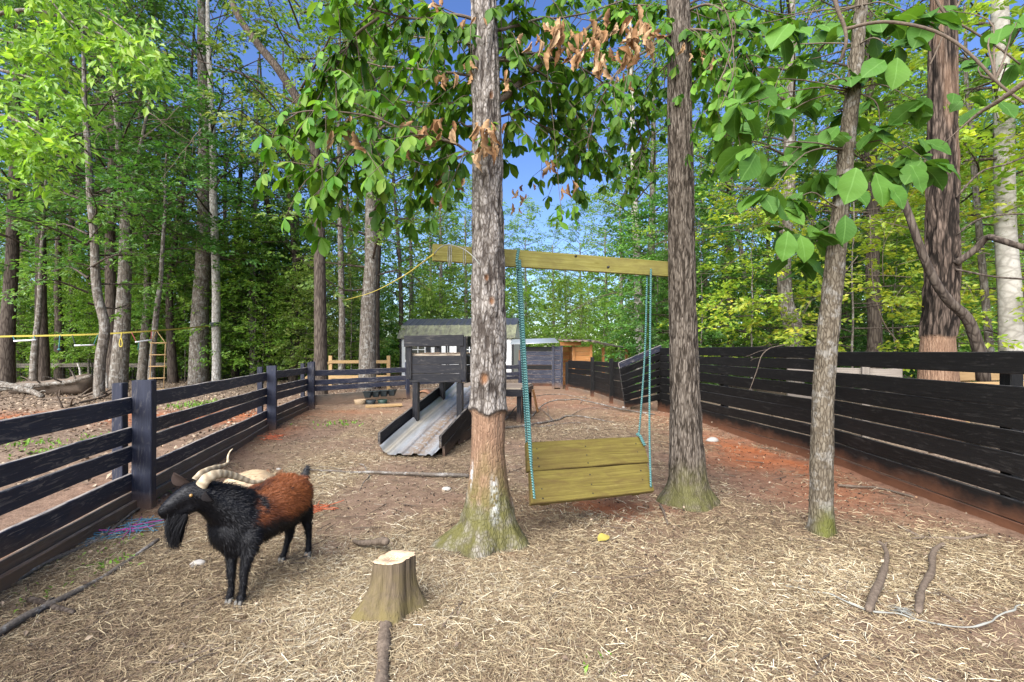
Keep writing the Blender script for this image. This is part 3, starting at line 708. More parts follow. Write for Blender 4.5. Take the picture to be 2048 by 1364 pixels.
# ------------------------------------------------------------------ swing
bA = np.array([-.60, 3.44, 2.135]); bB = np.array([1.78, 4.44, 2.17])
bd = (bB - bA) / np.linalg.norm(bB - bA); bn = np.cross(bd, [0, 0, 1]); bn /= np.linalg.norm(bn)
SW = thing('swing_beam', 'greenish lumber beam fixed across the two trunks with rope wound at its cut end', 'beam', bA + (bB - bA) / 2)
for k, (zo, hw) in enumerate(((.036, .034), (-.036, .034))):
    if k == 0: kid('plank', board_mesh('plank', bA + [0, 0, .0], bA + bd * .42, [0, 0, .064], bn * .019, M['lumber_beam'], 6, .002, 3), SW)
    else: kid('plank', board_mesh('plank', bA + bd * .425, bB, [0, 0, .070], bn * .019, M['lumber_beam'], 12, .002, 5), SW)
def bolt(par, x, y, dd, r=.012):
    c = P(x, y, dd); b = MB(); b.add(*tube([c + [0, .02, 0], c, c - [0, .006, 0]], [r, r, r * .6], 8)); return kid('bolt', b.mesh('bolt', M['iron'], True), par)
for (x, y) in ((1152, 512), (1217, 534)): bolt(SW, x, y, 3.83, .011)
wr = MB()
for k, x in enumerate((898, 900, 927)):
    c = P(x, 512, 3.44); a = np.linspace(0, 2 * np.pi, 17)[:, None]; wr.add(*tube(c + np.cos(a) * bn * .03 + np.sin(a) * np.array([0, 0, .078]) + bd * .004 * k, .003, 5))
wr.add(*tube(catmull([P(868, 508, 3.4), P(880, 495, 3.36), P(897, 489, 3.36), P(925, 497, 3.3), P(945, 512, 3.2), P(960, 530, 3.16)], 20), .004, 5))
kid('rope_lashing', wr.mesh('rope_lashing', M['rope_white'], True), SW)
tr_ = MB(); tr_.add(*tube(catmull([P(868, 508, 3.4), P(800, 556, 5.2), P(740, 586, 8.), P(690, 600, 12.)], 20), .006, 5))
tag(link('tether_cord', tr_.mesh('tether_cord', M['rope_yellow'], True)), 'thin yellow cord running from the beam end away into the woods', 'cord')

LFp, RFp, LBp, RBp = P(1063, 1010, 3.30), P(1304, 984, 3.80), P(1049, 886, 3.72), P(1284, 875, 4.2)
ST = thing('swing_seat', 'yellow green two plank swing seat hanging tilted on teal ropes between the trunks', 'swing', (LFp + RFp + LBp + RBp) / 4)
sn = np.cross(RFp - LFp, LBp - LFp); sn /= np.linalg.norm(sn)
for k, (t0, t1) in enumerate(((0., .49), (.505, 1.))):
    a = LFp + (LBp - LFp) * (t0 + t1) / 2; b = RFp + (RBp - RFp) * (t0 + t1) / 2
    wv = (LBp - LFp + RBp - RFp) / 2 * (t1 - t0) / 2
    kid('plank', board_mesh('plank', a, b, wv, sn * .019, M['lumber_green'], 10, .0022, 21 + k, .006), ST)
for t in (.12, .5, .88):
    a = LFp + (RFp - LFp) * t; b = LBp + (RBp - LBp) * t
    kid('cleat', board_mesh('cleat', a + (b - a) * .03 - sn * .04, b - (b - a) * .03 - sn * .04, (RFp - LFp) / np.linalg.norm(RFp - LFp) * .04, sn * .019, M['lumber_green'], 2, .001, 31), ST)
nl = MB()
for t in (.08, .47, .92):
    for s in (.06, .2, .36, .56, .7, .86):
        c = (LFp + (LBp - LFp) * s) * (1 - t) + (RFp + (RBp - RFp) * s) * t + sn * .020
        nl.add(*tube([c - sn * .004, c + sn * .0012], .006, 6))
kid('nail_heads', nl.mesh('nail_heads', M['iron']), ST)['kind'] = 'stuff'
def rope_mesh(name, pts, r, mat, n=40):
    p = catmull(pts, n); k = 8; V, fs = tube(p, r, k); s = np.concatenate([[0], np.cumsum(np.linalg.norm(np.diff(p, axis=0), axis=1))])
    gu = np.repeat(s, k); gv = np.tile(np.arange(k) / k, n)
    ph = gu * 330 + gv * 2 * np.pi                                    # twisted strands stand proud
    V = np.repeat(p, k, 0) + (V - np.repeat(p, k, 0)) * (1 + .18 * np.sin(ph))[:, None]
    return mesh_np(name, V, fs, mat, {'gu': gu, 'gv': gv}, True)
lt, rt = P(1037, 520, 3.58), P(1302, 538, 4.18)
for pts in ([lt, P(1047, 700, 3.5), P(1058, 880, 3.42), P(1066, 1002, 3.30) + sn * .03],
            [lt + [-.012, .05, 0], P(1043, 700, 3.66), P(1053, 880, 3.72) , P(1054, 892, 3.74)],
            [lt + [.012, 0, 0], P(1050, 700, 3.49), P(1061, 880, 3.40), P(1063, 935, 3.38)],
            [rt, P(1300, 700, 4.1), P(1299, 860, 3.95), P(1298, 978, 3.80) + sn * .03],
            [rt + [-.02, .05, 0], P(1290, 700, 4.28), P(1280, 845, 4.26), P(1276, 872, 4.22)]):
    kid('rope', rope_mesh('rope', pts, .0085, M['rope_teal'], 420), ST)
kid('rope', rope_mesh('rope', [P(1274, 868, 4.18), P(1280, 872, 4.14), P(1286, 884, 4.10), P(1290, 891, 4.08)], .013, M['rope_teal'], 40), ST)
kid('rope', rope_mesh('rope', [P(1037, 500, 3.60), P(1034, 520, 3.55), P(1036, 538, 3.56)], .012, M['rope_teal'], 30), ST)

# ------------------------------------------------------------------ fences
sd_n = [100]
def nx_seed(): sd_n[0] += 1; return sd_n[0]
def gpt(q, z): return np.array([q[0], q[1], z + gz1(q[0], q[1])])
def post(par, q, z1, hw, mat, dirv, z0=-.15, hd=None):
    c = gpt(q, 0); dirv = np.asarray(dirv, float)
    return kid('post', board_mesh('post', c + [0, 0, z0], c + [0, 0, z1], dirv * hw, np.array([-dirv[1], dirv[0], 0]) * (hd or hw), mat, 6, .003, nx_seed(), .006, 0.), par)
def fence_run(par, a, b, bands, th, mats, side=0., endgap=.02, jit=.006):
    a = np.array([*a, 0.]); b = np.array([*b, 0.]); dv = (b - a) / np.linalg.norm(b - a); nv = np.array([-dv[1], dv[0], 0])
    ga, gb = gz1(*a[:2]), gz1(*b[:2])
    for k, (z0, z1) in enumerate(bands):
        m = mats[k] if isinstance(mats, (list, tuple)) else mats
        c = (z0 + z1) / 2; hw = (z1 - z0) / 2
        A = a + dv * endgap + [0, 0, c + ga + rs.gauss(0, jit)] + nv * side; B = b - dv * endgap + [0, 0, c + gb + rs.gauss(0, jit)] + nv * side
        kid('board', board_mesh('board', A, B, [0, 0, hw], nv * th / 2, M[m], 14, .005, nx_seed(), .005), par)
F1 = thing('rail_fence', 'low black painted rail fence with chipped boards running along the pen beside the goats', 'fence', (-3.8, 6, 0))
bandL = [(.83, .97), (.575, .705), (.43, .565), (.165, .315), (.02, .155)]
for i in range(3):
    b = bandL if i == 0 else [(z0 + .03, z1 + .03) for z0, z1 in bandL[:3]] + [(.20, .34), (.05, .19)]
    fence_run(F1, LF[i], LF[i + 1], b, .036, ['fence_blue', 'fence_blue', 'fence_blue', 'fence_blue', 'fence_brown'], 0, .06)
    fence_run(F1, LF[i] + [.045, 0], LF[i + 1] + [.045, 0], [(-.06, .09)], .036, 'fence_brown', 0, .05)
for i in (1, 2, 3):
    dv = LF[i] - LF[i - 1]; dv = np.array([*dv / np.linalg.norm(dv), 0])
    post(F1, LF[i] + [.10, -.02], 1.116, .045, M['fence_post'], dv, hd=.075)
    post(F1, LF[i] + [-.085, -.05], 1.10, .045, M['fence_post'], dv, hd=.04)
F2 = thing('rail_fence', 'mud splashed rail fence at the back of the pen between corner post and goat house', 'fence', (-2.9, 12.7, 0))
BF = [np.array(q) for q in ([-4.95, 11.1], [-2.98, 12.95], [-1.2, 14.45], [.28, 15.7])]
bandB = [(.76, .90), (.53, .655), (.40, .52)]
for i in range(3):
    fence_run(F2, BF[i], BF[i + 1], bandB + [(.03, .28)], .036, ['fence_blue', 'fence_blue', 'fence_blue', 'fence_mud'], 0, .03)
    dv = BF[1] - BF[0]; post(F2, BF[i + 1], 1.05, .05, M['fence_post'], np.array([*dv / np.linalg.norm(dv), 0]))
post(F2, BF[0] + [.06, .06], 1.11, .05, M['fence_post'], np.array([.74, .67, 0]))

F3 = thing('privacy_fence', 'tall black plank fence stained with red clay along its foot', 'fence', (3.8, 5.8, 0))
zA = [-.05, .112, .297, .457, .648, .807, .986, 1.145, 1.298, 1.464]
bandA = [(zA[i] + .004, zA[i + 1] - (.014 if i in (5, 4, 2, 1) else .007)) for i in range(9)]
fence_run(F3, (3.93, 5.8), (3.40, 10.6), bandA, .036, 'fence_black', 0, .02, .004)
zB = [-.04, .118, .286, .45, .624, .80, .975, 1.149]
bandN = [(zB[i] + .003, zB[i + 1] - .009) for i in range(7)] + [(1.225, 1.395)]
fence_run(F3, (3.66, 1.2), (3.985, 5.72), bandN, .036, 'fence_black', 0, .0, .004)
post(F3, (3.90, 5.72), 1.47, .05, M['fence_black'], np.array([-.1, .99, 0]))
post(F3, (3.50, 10.5), 1.42, .06, M['fence_black'], np.array([-.1, .99, 0]))
post(F3, (4.06, 3.7), 1.38, .05, M['fence_black'], np.array([.07, .99, 0])); post(F3, (3.83, 8.2), 1.42, .05, M['fence_black'], np.array([-.1, .99, 0]))
# sagging gate leaf and the low panels leading to the goat house
F4 = thing('gate_leaf', 'sagging black plank gate leaning out of line between fence and low panels', 'gate', (2.6, 9.8, 0))
a0, a1, b0, b1 = P(1237, 725, 9.95), P(1250, 816, 9.95), P(1322, 688, 10.5), P(1326, 800, 10.5)
for k in range(7):
    t0, t1 = k / 7 + .004, (k + 1) / 7 - .008; A0 = a0 + (a1 - a0) * t0; A1 = a0 + (a1 - a0) * t1; B0 = b0 + (b1 - b0) * t0; B1 = b0 + (b1 - b0) * t1
    dv = (B0 - A0) / np.linalg.norm(B0 - A0)
    kid('board', board_mesh('board', (A0 + A1) / 2, (B0 + B1) / 2, (A0 - A1) / 2, np.array([-dv[1], dv[0], 0]) * .018, M['fence_blue' if k == 0 else 'fence_black'], 6, .004, nx_seed()), F4)
for t in (.1, .9):
    A = a0 + (b0 - a0) * t; B = a1 + (b1 - a1) * t; dv = (b0 - a0) / np.linalg.norm(b0 - a0)
    kid('brace', board_mesh('brace', A + [0, .05, 0], B + [0, .05, 0], dv * .045, np.array([-dv[1], dv[0], 0]) * .018, M['fence_black'], 3, .003, nx_seed()), F4)
F5 = thing('plank_fence', 'low dusty black plank panels curving from the gate to the goat house', 'fence', (2.4, 13, 0))
pts = [np.array(q) for q in ([2.75, 10.6], [2.65, 11.9], [2.45, 13.6], [1.98, 16.0])]
for i in range(3):
    fence_run(F5, pts[i], pts[i + 1], [(-.02 + .16 * k, .135 + .16 * k) for k in range(6)] + [(.945, 1.06 if i else 1.1)], .034, ['fence_brown'] + ['fence_black'] * 5 + ['fence_black'], 0, .02)
    post(F5, pts[i + 1] + [-.05, 0], 1.18 if i < 2 else 1.0, .05, M['fence_black'], np.array([0, 1., 0]))
F6 = thing('lumber_fence', 'raw tan lumber board fence seen beyond the gap under the top black plank', 'fence', (7.6, 7.3, 0))
fence_run(F6, (6.6, 7.0), (10.5, 7.9), [(.55, .72), (.73, .90), (.91, 1.08)], .036, 'lumber_tan', 0, 0)
for x in (7.2, 9.4): post(F6, (x, 7.25 + (x - 7.2) * .23), 1.1, .05, M['lumber_tan'], np.array([.97, .23, 0]))
F7 = thing('back_rail', 'weathered grey rail standing behind the tall black fence', 'fence', (5.5, 7.2, 0))
fence_run(F7, (4.6, 7.6), (6.0, 7.0), [(.95, 1.12), (.6, .75)], .036, 'lumber_grey', 0, 0); post(F7, (5.55, 7.15), 1.16, .05, M['lumber_grey'], np.array([.9, -.4, 0]))

# ------------------------------------------------------------------ climbing tower with metal slide ramp
TW = thing('climbing_ramp', 'black goat climbing tower with galvanised ramp and low wooden deck', 'play tower', (-1.3, 7.2, 0))
u = np.array([.21, .978, 0]); v = np.array([.978, -.21, 0])                 # along the ramp, across it to the right
O = np.array([-1.36, 6.0, 0]); hwid = .42
def rp(s, c, z): return O + u * s + v * c + np.array([0, 0, z])
slope = .62 / 3.0
# corrugated sheet
ns, nc = 40, 90; cs = np.linspace(-.40, .40, nc); ss = np.linspace(-.06, 3.05, ns); V = []; dirt = []; stain = []
for s in ss:
    for c in cs:
        tt = abs(((c / .2 + .5) % 1) - .5) * 2; wv = .022 * sstep(.55, .8, tt)
        ez = .10 * sstep(.30, .40, -c) + .05 * sstep(.33, .40, c)
        fe = rs.gauss(0, .004) if s == ss[0] else 0
        V.append(rp(s + (fe + .03 * math.sin(c * 9) if s < .05 else 0), c, .035 + max(s, -.02) * slope + wv + ez + .012 * math.sin(s * 2.2)))
        dirt.append(float(np.exp(-((c - .08) / .22) ** 2))); stain.append(float(np.exp(-((c + .30) / .07) ** 2)))
i = np.arange(ns - 1)[:, None] * nc + np.arange(nc - 1)[None]
kid('metal_ramp', mesh_np('metal_ramp', V, [np.stack([i, i + 1, i + nc + 1, i + nc], -1).reshape(-1, 4)], M['sheet'], {'dirt': dirt, 'stain': stain}, True), TW)
for side, cc in ((-1, -.44), (1, .44)):
    for k, (o0, o1) in enumerate(((-.06, .10), (.105, .265))):
        s0 = (.12 if k == 0 else .0) if side > 0 else (.1 if k == 0 else .02)
        A = rp(s0 + .0, cc, s0 * slope + (o0 + o1) / 2 + .02); B = rp(3.0, cc, 3.0 * slope + (o0 + o1) / 2 + .02)
        kid('side_board', board_mesh('side_board', A, B, [0, 0, (o1 - o0) / 2], v * .018, M['tower_black'], 10, .004, nx_seed()), TW)
    kid('side_board', board_mesh('side_board', rp(.75, cc, .10), rp(3.0, cc, .10), [0, 0, .07], v * .016, M['tower_black'], 8, .004, nx_seed()), TW)
s1, s2 = 1.06, 2.2; zt = 1.32
for (s, c) in ((s1, -.37), (s1, .35), (s2, -.37), (s2, .37)):
    kid('post', board_mesh('post', rp(s, c, s * slope * .6 + .02), rp(s, c, .90), v * .045, u * .045, M['tower_black'], 5, .003, nx_seed(), .006), TW)
for (s, c) in ((s1 - .06, -.46), (s1 - .08, .43), (s2 + .06, -.46), (s2 + .06, .45)):
    kid('rail_post', board_mesh('rail_post', rp(s, c, .95), rp(s, c, 1.60), v * .045, u * .02, M['tower_black'], 4, .003, nx_seed(), .005), TW)
for k in range(3):
    z = .965 + k * .138
    kid('skirt_board', board_mesh('skirt_board', rp(s1 - .035, -.45 + .01 * k, z), rp(s1 - .035, .39, z + .01), [0, 0, .0665], u * .018, M['tower_black'], 6, .003, nx_seed()), TW)
    for c in (-.46, .44):
        kid('skirt_board', board_mesh('skirt_board', rp(s1 + .02, c, z), rp(s2 + .04, c, z), [0, 0, .0665], v * .018, M['tower_black'], 6, .003, nx_seed()), TW)
for k in range(8):
    s = s1 + .05 + k * .145
    kid('floor_board', board_mesh('floor_board', rp(s, -.44, 1.325), rp(s, .42, 1.325), u * .068, [0, 0, .016], M['deck'], 3, .003, nx_seed()), TW)
kid('top_rail', board_mesh('top_rail', rp(s1 - .10, -.52, 1.535), rp(s1 - .10, .44, 1.545), [0, 0, .085], u * .018, M['tower_black'], 6, .003, nx_seed()), TW)
for c in (-.48, .47):
    kid('top_rail', board_mesh('top_rail', rp(s1 - .07, c, 1.53), rp(s2 + .1, c, 1.53), [0, 0, .08], v * .018, M['tower_black'], 6, .003, nx_seed()), TW)
# low deck at the ramp head
for k in range(9):
    s = 3.08 + k * .143
    kid('deck_board', board_mesh('deck_board', rp(s, -.5, .655), rp(s, .92, .655), u * .069, [0, 0, .016], M['deck'], 4, .003, nx_seed()), TW)
kid('deck_rim', board_mesh('deck_rim', rp(3.0, .45, .57), rp(3.0, .95, .57), [0, 0, .068], u * .018, M['tower_black'], 4, .003, nx_seed()), TW)
kid('deck_rim', board_mesh('deck_rim', rp(3.0, .935, .57), rp(4.3, .935, .57), [0, 0, .068], v * .016, M['fence_brown'], 4, .003, nx_seed()), TW)
for (s, c) in ((3.05, .5), (3.05, .88), (4.2, .88), (4.2, -.45), (3.7, .86)):
    q = rp(s, c, 0); kid('deck_leg', board_mesh('deck_leg', [q[0], q[1], gz1(q[0], q[1]) - .1], [q[0], q[1], .63], v * .045, u * .03, M['tower_black'], 3, .003, nx_seed()), TW)
kid('deck_brace', board_mesh('deck_brace', rp(4.1, .97, .55), rp(4.45, 1.02, .02), u * .07, v * .015, M['lumber_orange'], 3, .003, nx_seed()), TW)
# grit on the upper deck edge
gb = MB(); rr = np.random.default_rng(5)
ico = np.array([[1, 0, 0], [-1, 0, 0], [0, 1, 0], [0, -1, 0], [0, 0, 1], [0, 0, -1.]]); icf = np.array([[0, 2, 4], [2, 1, 4], [1, 3, 4], [3, 0, 4], [2, 0, 5], [1, 2, 5], [3, 1, 5], [0, 3, 5]])
for k in range(500):
    r_ = rr.uniform(.006, .014); gb.add(rp(s1 + rr.uniform(-.05, 1.1), rr.uniform(-.45, .42), 1.343 + r_ * .4) + ico * r_ * rr.uniform(.6, 1.2, (6, 1)), [icf], rr.random())
o = link('grit', gb.mesh('grit', M['litter'], False, 'rnd')); o['kind'] = 'stuff'; tag(o, 'scattered crumbs of droppings and grit on the upper tower deck', 'grit')

# ------------------------------------------------------------------ white barn shed
def local(c, rz):
    ca, sa = math.cos(rz), math.sin(rz)
    return lambda x, y, z: np.array([c[0] + x * ca - y * sa, c[1] + x * sa + y * ca, z])
SH = thing('barn_shed', 'white barn style storage shed with black gambrel metal roof, shutters and doors', 'shed', (-3., 22, 0))
Lc = local((-2.75, 22.2), -.14); Ls, Ws, Hs = 5.6, 3.2, 2.0
def wbox(x0, x1, y0, y1, z0, z1, mat, name, par=SH, fn=Lc):
    b = MB(); V = [fn(x, y, z) for z in (z0, z1) for x, y in ((x0, y0), (x1, y0), (x1, y1), (x0, y1))]; b.add(V, [BOXF]); return kid(name, b.mesh(name, mat), par)
wbox(-Ls / 2, Ls / 2, 0, Ws, .12, Hs, M['white_siding'], 'wall')
for k in range(int(Ls / .2)):
    x = -Ls / 2 + .1 + k * .2
    wbox(x - .006, x + .006, -.010, .0, .14, Hs - .02, M['white_siding'], 'batten')
for x in (-Ls / 2, Ls / 2): wbox(x - .05, x + .05, -.03, .08, .1, Hs, M['black_trim'], 'corner_trim')
rf = MB(); rm = MB()
prof = [(-.16, Hs - .06), (.52, Hs + .62), (1.6, Hs + 1.02), (2.68, Hs + .62), (3.36, Hs - .06)]
def roof_sheet(a, b, mat, name):
    n = 72; V = []
    for q in range(n + 1):
        x = -Ls / 2 - .15 + (Ls + .3) * q / n; h = .028 if q % 4 == 0 else 0
        for (yy, zz) in (a, b): V.append(Lc(x, yy, zz + h + .02))
    f = [[2 * q, 2 * q + 2, 2 * q + 3, 2 * q + 1] for q in range(n)]
    o = kid(name, mesh_np(name, V, [np.array(f)], mat), SH); md = o.modifiers.new('thick', 'SOLIDIFY'); md.thickness = .012
roof_sheet(prof[0], prof[1], M['roof_moss'], 'roof_lower'); roof_sheet(prof[1], prof[2], M['roof'], 'roof_upper'); roof_sheet(prof[2], prof[3], M['roof'], 'roof_upper'); roof_sheet(prof[3], prof[4], M['roof'], 'roof_lower')
for x in (-Ls / 2, Ls / 2):
    V = [Lc(x + dx, yy, zz) for dx in (-.02, .02) for yy, zz in [(0, Hs)] + prof[1:4] + [(Ws, Hs)]]
    kid('gable', mesh_np('gable', V, [np.array([[4, 3, 2, 1, 0], [5, 6, 7, 8, 9]]), np.array([[q, (q + 1) % 5, 5 + (q + 1) % 5, 5 + q] for q in range(5)])], M['white_siding']), SH)
for (xa, xb) in ((-2.25, -1.55), (.35, 1.05)):
    w_ = wbox(xa, xb, -.03, -.012, .95, 1.65, M['glass'], 'window')
    for x in (xa, (xa + xb) / 2, xb): kid('muntin', (lambda b: (b.add([Lc(x + dx, y, z) for z in (.95, 1.65) for dx, y in ((-.018, -.05), (.018, -.05), (.018, -.031), (-.018, -.031))], [BOXF]), b.mesh('muntin', M['white_siding']))[1])(MB()), w_)
    for z in (.95, 1.18, 1.42, 1.65): kid('muntin', (lambda b: (b.add([Lc(x, y, zz) for zz in (z - .015, z + .015) for x, y in ((xa, -.054), (xb, -.054), (xb, -.034), (xa, -.034))], [BOXF]), b.mesh('muntin', M['white_siding']))[1])(MB()), w_)
    wbox(xa - .30, xa - .05, -.04, -.011, .92, 1.68, M['black_trim'], 'shutter'); wbox(xb + .05, xb + .30, -.04, -.011, .92, 1.68, M['black_trim'], 'shutter')
for xa in (-1.05, -.38):
    dr_ = wbox(xa, xa + .64, -.035, -.011, .15, 1.78, M['white_siding'], 'door')
    for (x0, x1, z0, z1) in ((xa, xa + .08, .15, 1.78), (xa + .56, xa + .64, .15, 1.78), (xa, xa + .64, 1.70, 1.78), (xa, xa + .64, .92, 1.0), (xa, xa + .64, .15, .24)):
        wbox(x0, x1, -.05, -.036, z0, z1, M['black_trim'], 'door_trim')

# ------------------------------------------------------------------ goat house
GH = thing('goat_house', 'black plank goat house with pale metal roof and orange cedar doorway', 'shelter', (1.1, 16.4, 0))
Lg = local((.29, 16.5), -.03)
for k in range(9):
    z = .10 + k * .168
    kid('siding', board_mesh('siding', Lg(0, 0, z + .0), Lg(1.18, 0, z), [0, 0, .08], [0, .016, 0], M['fence_blue' if k % 4 else 'fence_black'], 4, .004, nx_seed()), GH)
    kid('siding', board_mesh('siding', Lg(1.22, 0, z + .01), Lg(1.52, 0, z + .01), [0, 0, .08], [0, .016, 0], M['fence_blue'], 3, .004, nx_seed()), GH)
kid('sill_board', board_mesh('sill_board', Lg(0, -.01, .02), Lg(1.2, -.01, .02), [0, 0, .07], [0, .02, 0], M['fence_brown'], 4, .004, nx_seed()), GH)
for x in (.03, 1.2, 1.5): kid('post', board_mesh('post', Lg(x, -.035, -.1), Lg(x, -.035, 1.56), [.045, 0, 0], [0, .018, 0], M['fence_blue'], 4, .003, nx_seed()), GH)
for k in range(9):
    z = .10 + k * .168
    kid('side_plank', board_mesh('side_plank', Lg(1.95, .5, z), Lg(1.95, 2.2, z), [0, 0, .08], [.016, 0, 0], M['lumber_orange'], 3, .004, nx_seed()), GH)
    kid('back_plank', board_mesh('back_plank', Lg(0, 1.6, z), Lg(2.6, 1.6, z), [0, 0, .08], [0, .016, 0], M['lumber_orange'], 3, .004, nx_seed()), GH)
    if k > 4: kid('front_plank', board_mesh('front_plank', Lg(2.03, .55, z), Lg(2.62, .55, z), [0, 0, .08], [0, .016, 0], M['lumber_orange'], 3, .004, nx_seed()), GH)
for (x, y, z1) in ((1.99, .5, 1.66), (1.99, .42, 1.0), (2.64, .55, 1.6), (-.02, 1.6, 1.4)):
    kid('post', board_mesh('post', Lg(x, y, -.1), Lg(x, y, z1), [.045, 0, 0], [0, .045, 0], M['lumber_orange'], 4, .003, nx_seed()), GH)
kid('header', board_mesh('header', Lg(1.45, .05, 1.63), Lg(2.25, .4, 1.64), [0, 0, .07], [0, .03, 0], M['lumber_orange'], 4, .003, nx_seed()), GH)
def corr(name, a, b, c, mat, n, amp, par):
    a, b, c = map(np.asarray, (a, b, c)); V = []
    for q in range(n + 1):
        p = a + (b - a) * q / n + np.array([0, 0, amp * math.sin(q * math.pi / 2)]); V += [p, p + (c - a)]
    o = kid(name, mesh_np(name, V, [np.array([[2 * q, 2 * q + 2, 2 * q + 3, 2 * q + 1] for q in range(n)])], mat, {'dirt': np.zeros(len(V)), 'stain': np.zeros(len(V))}, True), par)
    md = o.modifiers.new('t', 'SOLIDIFY'); md.thickness = .006
corr('roof', Lg(-.35, -.28, 1.60), Lg(-.35, 2.0, 1.82), Lg(1.38, -.28, 1.66), M['roof_light'], 48, .014, GH)
corr('roof', Lg(1.45, -.1, 1.74), Lg(2.9, -.1, 1.70), Lg(1.45, 1.9, 1.85), M['deck'], 24, .02, GH)
corr('roof', Lg(2.5, .2, 1.78), Lg(4.2, .5, 1.45), Lg(2.5, 2.0, 1.80), M['roof_light'], 24, .012, GH)
for x in (3.2, 4.1): kid('post', board_mesh('post', Lg(x, 1.2, -.1), Lg(x, 1.2, 1.5), [.05, 0, 0], [0, .05, 0], M['lumber_orange'], 3, .003, nx_seed()), GH)

# ------------------------------------------------------------------ raw lumber frame beyond the back fence
LFm = thing('post_and_rail', 'raw tan lumber post and rail frame in the trees beyond the back fence', 'frame', (-5, 16, 0))
for (x0, x1, y) in ((-6.4, -4.35, 16.0),):
    for z in (.98, .45): kid('rail', board_mesh('rail', [x0, y, z], [x1, y + .2, z], [0, 0, .055], [0, .02, 0], M['lumber_tan'], 4, .003, nx_seed()), LFm)
    kid('rail', board_mesh('rail', [x0, y, .98], [x0 - .9, y - .1, .35], [0, 0, .05], [0, .02, 0], M['lumber_tan'], 4, .003, nx_seed()), LFm)
    for x in (x0, x1): kid('post', board_mesh('post', [x, y + .06, -.1], [x, y + .06, 1.2], [.06, 0, 0], [0, .05, 0], M['lumber_tan'], 4, .003, nx_seed()), LFm)

# ------------------------------------------------------------------ woodland
def spray_leaves(C, U, N, Lsp, nleaf, L, W, rr, droop=.25, spread=.9):
    S = len(C); V_ = np.cross(N, U); V_ /= np.linalg.norm(V_, axis=1)[:, None] + 1e-9
    s = rr.random((S, nleaf)); side = np.where(np.arange(nleaf) % 2 == 0, 1., -1.)[None] * np.ones((S, 1))
    Ls = (Lsp * rr.uniform(.7, 1.3, S))[:, None, None]
    pos = C[:, None] + U[:, None] * s[..., None] * Ls + V_[:, None] * (side * rr.uniform(0, .16, (S, nleaf)))[..., None] * Ls + rr.normal(0, .035, (S, nleaf, 3))
    pos[..., 2] -= (s ** 2) * Lsp * droop
    an = rr.uniform(.3, 1.3, (S, nleaf)) * spread
    d = U[:, None] * np.cos(an)[..., None] + V_[:, None] * (side * np.sin(an))[..., None] + rr.normal(0, .25, (S, nleaf, 3)); d[..., 2] -= droop
    d /= np.linalg.norm(d, axis=2)[..., None]
    n = N[:, None] + rr.normal(0, .42, (S, nleaf, 3)); n -= d * (n * d).sum(2)[..., None]; n /= np.linalg.norm(n, axis=2)[..., None] + 1e-9
    wv = np.cross(d, n); l = (L * rr.uniform(.65, 1.25, (S, nleaf)))[..., None]; ww = l * W
    v0 = pos; v1 = pos + d * l * .45 + wv * ww * .5 + n * l * .07; v2 = pos + d * l - n * l * .10; v3 = pos + d * l * .45 - wv * ww * .5 + n * l * .07
    V = np.stack([v0, v1, v2, v3], 2).reshape(-1, 3); k = S * nleaf
    f = np.arange(k * 4).reshape(-1, 4)
    # two triangles folded along the midrib
    tri = np.concatenate([f[:, [0, 1, 2]], f[:, [0, 2, 3]]]); r = rr.random(k)
    sp = np.repeat(rr.random(S), nleaf); r = np.clip(.62 * r + .38 * sp, 0, 1)
    return V, tri, np.concatenate([r, r])
def crown(seed, h0, h1, rad, nl, L, nleaf, Lsp, mat, subs=5, up=.45, per=2, W=.55, droop=.25, shape='oval', lr=.045):
    rr = np.random.default_rng(seed); lm = MB(); C = []; U = []
    for i in range(nl):
        t = (i + rr.random()) / nl; z = h0 + (h1 - h0) * t
        a = i * 2.39996 + rr.normal(0, .35)
        pr = {'oval': math.sin(math.pi * min(.98, .18 + .80 * t)) ** .7, 'cone': 1.05 - .8 * t, 'flat': .75 + .25 * math.sin(t * 9)}[shape]
        ln = rad * pr * rr.uniform(.7, 1.15)
        dv = np.array([math.cos(a), math.sin(a), up * (.4 + 1.3 * t) * rr.uniform(.6, 1.4)]); dv /= np.linalg.norm(dv)
        p = catmull([[0, 0, z], np.array([0, 0, z]) + dv * ln * .5 + rr.normal(0, .12, 3), np.array([0, 0, z]) + dv * ln + [0, 0, -.06 * ln] + rr.normal(0, .15, 3)], 8)
        r0 = lr * (1.1 - .7 * t) * (.4 + .6 * ln / rad); lm.add(*tube(p, np.linspace(r0, r0 * .2, 8), 5, False))
        for k in range(subs):
            j = int(2 + (k + rr.random()) / subs * 5.4); j = min(j, 7)
            q = p[j]; sdv = dv * .8 + rr.normal(0, .6, 3); sdv[2] = sdv[2] * .5 + .08; sdv /= np.linalg.norm(sdv); sl_ = ln * rr.uniform(.15, .36) + .2
            lm.add(*tube([q, q + sdv * sl_ * .5, q + sdv * sl_ + [0, 0, -.05]], [r0 * .3, r0 * .18, .004], 4, False))
            for m in range(per):
                C.append(q + sdv * sl_ * rr.uniform(.2, 1.) + rr.normal(0, .08, 3)); e = sdv + rr.normal(0, .5, 3); e[2] *= .5; U.append(e / np.linalg.norm(e))
    C = np.array(C); U = np.array(U); N = np.tile([0, 0, 1.], (len(C), 1)) + rr.normal(0, .3, (len(C), 3)); N -= U * (N * U).sum(1)[:, None]; N /= np.linalg.norm(N, axis=1)[:, None]
    V, tri, r = spray_leaves(C, U, N, Lsp, nleaf, L, W, rr, droop)
    me = mesh_np('crown', V, [tri], mat, None, False, {'rnd': r}); lb = lm.mesh('limbs', M['bark_wood_dark'], True)
    return lb, me
